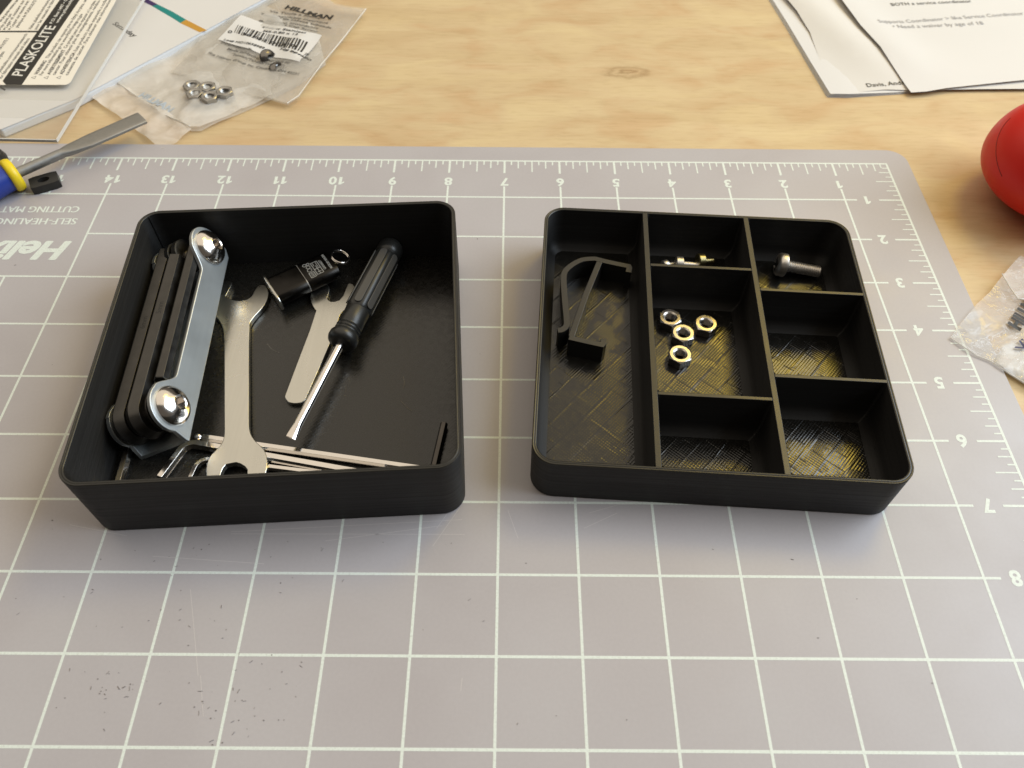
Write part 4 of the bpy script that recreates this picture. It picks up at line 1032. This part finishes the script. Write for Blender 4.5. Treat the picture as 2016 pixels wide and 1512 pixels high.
for x, w, h in ((-3, 2.2, 2.2), (16, 2.15, 2.15), (18, 2.3, 2.0), (22, 3.4, 1.35), (28, 4.2, 1.05), (31, 4.6, 1.0), (57, 4.75, .95), (57.4, 4.65, .9)):
    ls.append([(x, w * math.copysign(abs(cos(a)) ** (.45 if w > 3 else 1), cos(a)), h * math.copysign(abs(sin(a)) ** (.45 if w > 3 else 1), sin(a))) for a in [2 * pi * i / 24 for i in range(24)]])
fb_.loft(ls, True, True, FM).build("blade", 'file', nf, ang=40)
# black block with a hole, lying beside the collar
kb = thing("drilled_block", "small black plastic block with a hole beside the yellow collar", "block", (-205.6, 106.6, 0))
KM = Matrix.Rotation(radians(28.5), 4, 'Z')
blk = MB(); n = 24
rect = []
for i in range(n):
    a = 2 * pi * i / n; k = 1 / max(abs(cos(a)) / 6.0, abs(sin(a)) / 4.0); rect.append((k * cos(a), k * sin(a)))
hole = [(2.5 * cos(2 * pi * i / n), 1.8 * sin(2 * pi * i / n)) for i in range(n)]
blk.loft([at(rect, .05), at(rect, 3.8), at(hole, 3.8), at(hole, .05)], False, False, KM)
blk.build("block_body", 'blackplastic', kb, ang=30)
# dark knob at the edge
tk_ = thing("dark_tool_end", "black rounded tool end at the left border above the blue handle", "tool", (-233.5, 118.0, 0))
MB().lathe([(5.5, 0), (7.2, 1.0), (7.5, 5), (6.4, 8), (3.0, 9.0)], 32).build("tool_body", 'rubber', tk_, ang=50)

# ------------------------------------------------------------------ papers at the back right
st = Vector((230, 230))
def psheet(o, key, zf, material='paper', thick=0.0, step=6, off=0.0):
    return sheet("sheet", [Vector(p) - st + Vector((off, off * .6)) for p in D[key]], step, zf, material, o, thick)
pb = thing("paper_pile", "lowest pile of stapled white papers at the back right", "paper", (230, 230, 0))
for i in range(4):
    psheet(pb, 'p_base', (lambda i: lambda x, y: -1.85 + i * .30 + NZ(x, y, .012, .05) + .25 * i * math.exp(-((x + 58) / 16) ** 2))(i), 'paper2' if i < 2 else 'paper', 0.0, 6, i * .45)
pm = thing("letter_page", "printed letter page with curled left edge under the top note", "paper", (230, 230, 0))
def zmid(x, y):
    return -.35 + NZ(x, y, .012, .12) + 3.2 * math.exp(-((x + 44 + .35 * y) / 13) ** 2) * max(0, min(1, (y + 42) / 40))
psheet(pm, 'p_mid', zmid, 'paper2')
t = MB(); a, c = [Vector(p) - st for p in D['p_text']['Davis, Andr']]
write(t, "Davis, Andr", a, c, 3.0, lambda x, y: zmid(x, y) + .25, .0); t.build("printed_name", 'ink_black', pm, smooth=False)
pt = thing("note_page", "top white page with pencilled notes at the back right", "paper", (230, 230, 0))
def ztop_(x, y):
    d = x + 50 + (y + 45) * .42
    return .9 + NZ(x, y, .010, .45) + 2.0 * math.exp(-((x + 26 + .3 * y) / 14) ** 2) * max(0, min(1, (y + 40) / 30))
psheet(pt, 'p_top', ztop_)
t = MB(); t2 = MB()
for s_ in D['p_text']:
    if s_.startswith('Davis'): continue
    a, c = [Vector(p) - st for p in D['p_text'][s_]]
    write(t if s_.startswith('BOTH') else t2, s_, a, c, 3.0 if s_.startswith('BOTH') else 3.3, lambda x, y: ztop_(x, y) + .25, .0)
t.build("printed_line", 'ink_grey', pt, smooth=False); t2.build("pencil_notes", 'pencil', pt, smooth=False)

# ------------------------------------------------------------------ red object
rc = thing("red_casing", "red domed plastic casing at the right edge of the desk", "casing", (241.5, 104.5, -2))
RR = 33.0
prof = [(11, .05), (14.5, .5)] + [(RR * cos(radians(a)) * 1.0, 20 + (20 if a < 0 else 27) * sin(radians(a))) for a in range(-62, 90, 4)] + [(.3, 47)]
prof = prof[:2] + [p for p in prof[2:] if p[1] > 1.6]
tilt = Matrix.Rotation(radians(0), 4, 'Y')
MB().lathe(prof, 72, tilt).build("shell", 'red', rc, ang=60)
sm = MB(); pts = []
for k in range(15):
    t = k / 14; a = radians(152 + 46 * t); e = radians(30 - 27 * t ** .8)
    pts.append((33.03 * cos(e) * cos(a), 33.03 * cos(e) * sin(a), 20 + 27.03 * sin(e)))
sm.tube(pts, .13, 5)
sm.build("seam", 'redgap', rc)

# ------------------------------------------------------------------ bag at the right border
rb_ = thing("clear_bag", "crinkled clear plastic bag overlapping the right edge of the mat", "plastic bag", (205, 25, 0))
sh6 = Vector((205, 25))
Pb = [Vector(p) - sh6 for p in D['rbag_back']]; Pf = [Vector(p) - sh6 for p in D['rbag_front']]; Pi = [Vector(p) - sh6 for p in D['rbag_ins']]
zr = lambda x, y: .6 + RZ(x, y, .08, .9) + RZ(y + 4, x, .15, .35) + NZ(x + 5, y, .06, .6)
ins = thing("bag_insert", "white printed card inside the clear bag at the right", "card", (205, 25, 0))
sheet("card_sheet", Pi, 3, lambda x, y: .3 + NZ(x, y, .03, .3), 'paper', ins, .1)
sheet("bag_back", Pb, 3, lambda x, y: .12 + .08 * zr(x, y), 'film_clear', rb_)
sheet("bag_front", Pb, 1.5, zr, 'film_clear', rb_)
sheet("bag_fold", Pf, 2.5, lambda x, y: zr(x, y) + 1.6, 'film_clear', rb_)
edge_line("seam_edge", Pf[:1] + Pf[-1:] + Pf[-2:-1] + Pf[-3:-2], lambda x, y: zr(x, y) + 1.7, rb_, .25)
edge_line("seam_edge", [Pb[0]] + Pb[:-5:-1] + [Pb[-5], Pb[-6]], lambda x, y: zr(x, y), rb_, .2)
t = MB(); a, c = [Vector(p) - sh6 for p in D['rbag_text']['HILLMAN']]; write(t, "HILLMAN", a, c, 4.6, lambda x, y: zr(x, y) + .7, .06); t.build("bag_print", 'ink_black', rb_, smooth=False)
t = MB(); a, c = [Vector(p) - sh6 for p in D['rbag_text']['Vis']]; write(t, "Vis", a, c, 3.6, lambda x, y: zr(x, y) + .7, .02); t.build("bag_print", 'ink_blue', rb_, smooth=False)

# the other three loose nuts
nl = ["steel hex nut standing apart on the right of the four in the tray", "steel hex nut in the middle of the four in the tray", "steel hex nut at the back left of the four in the tray"]
p = D['nuts']
nut0.location = Vector((p[3][0], p[3][1], FZ + .1)) * S; nut0.rotation_euler = (0, 0, radians(25))
for k, lb_, rz in ((1, nl[0], 40), (2, nl[1], 22), (0, nl[2], 33)):
    dup(nut0, (p[k][0], p[k][1], FZ + .1), radians(rz), lb_)
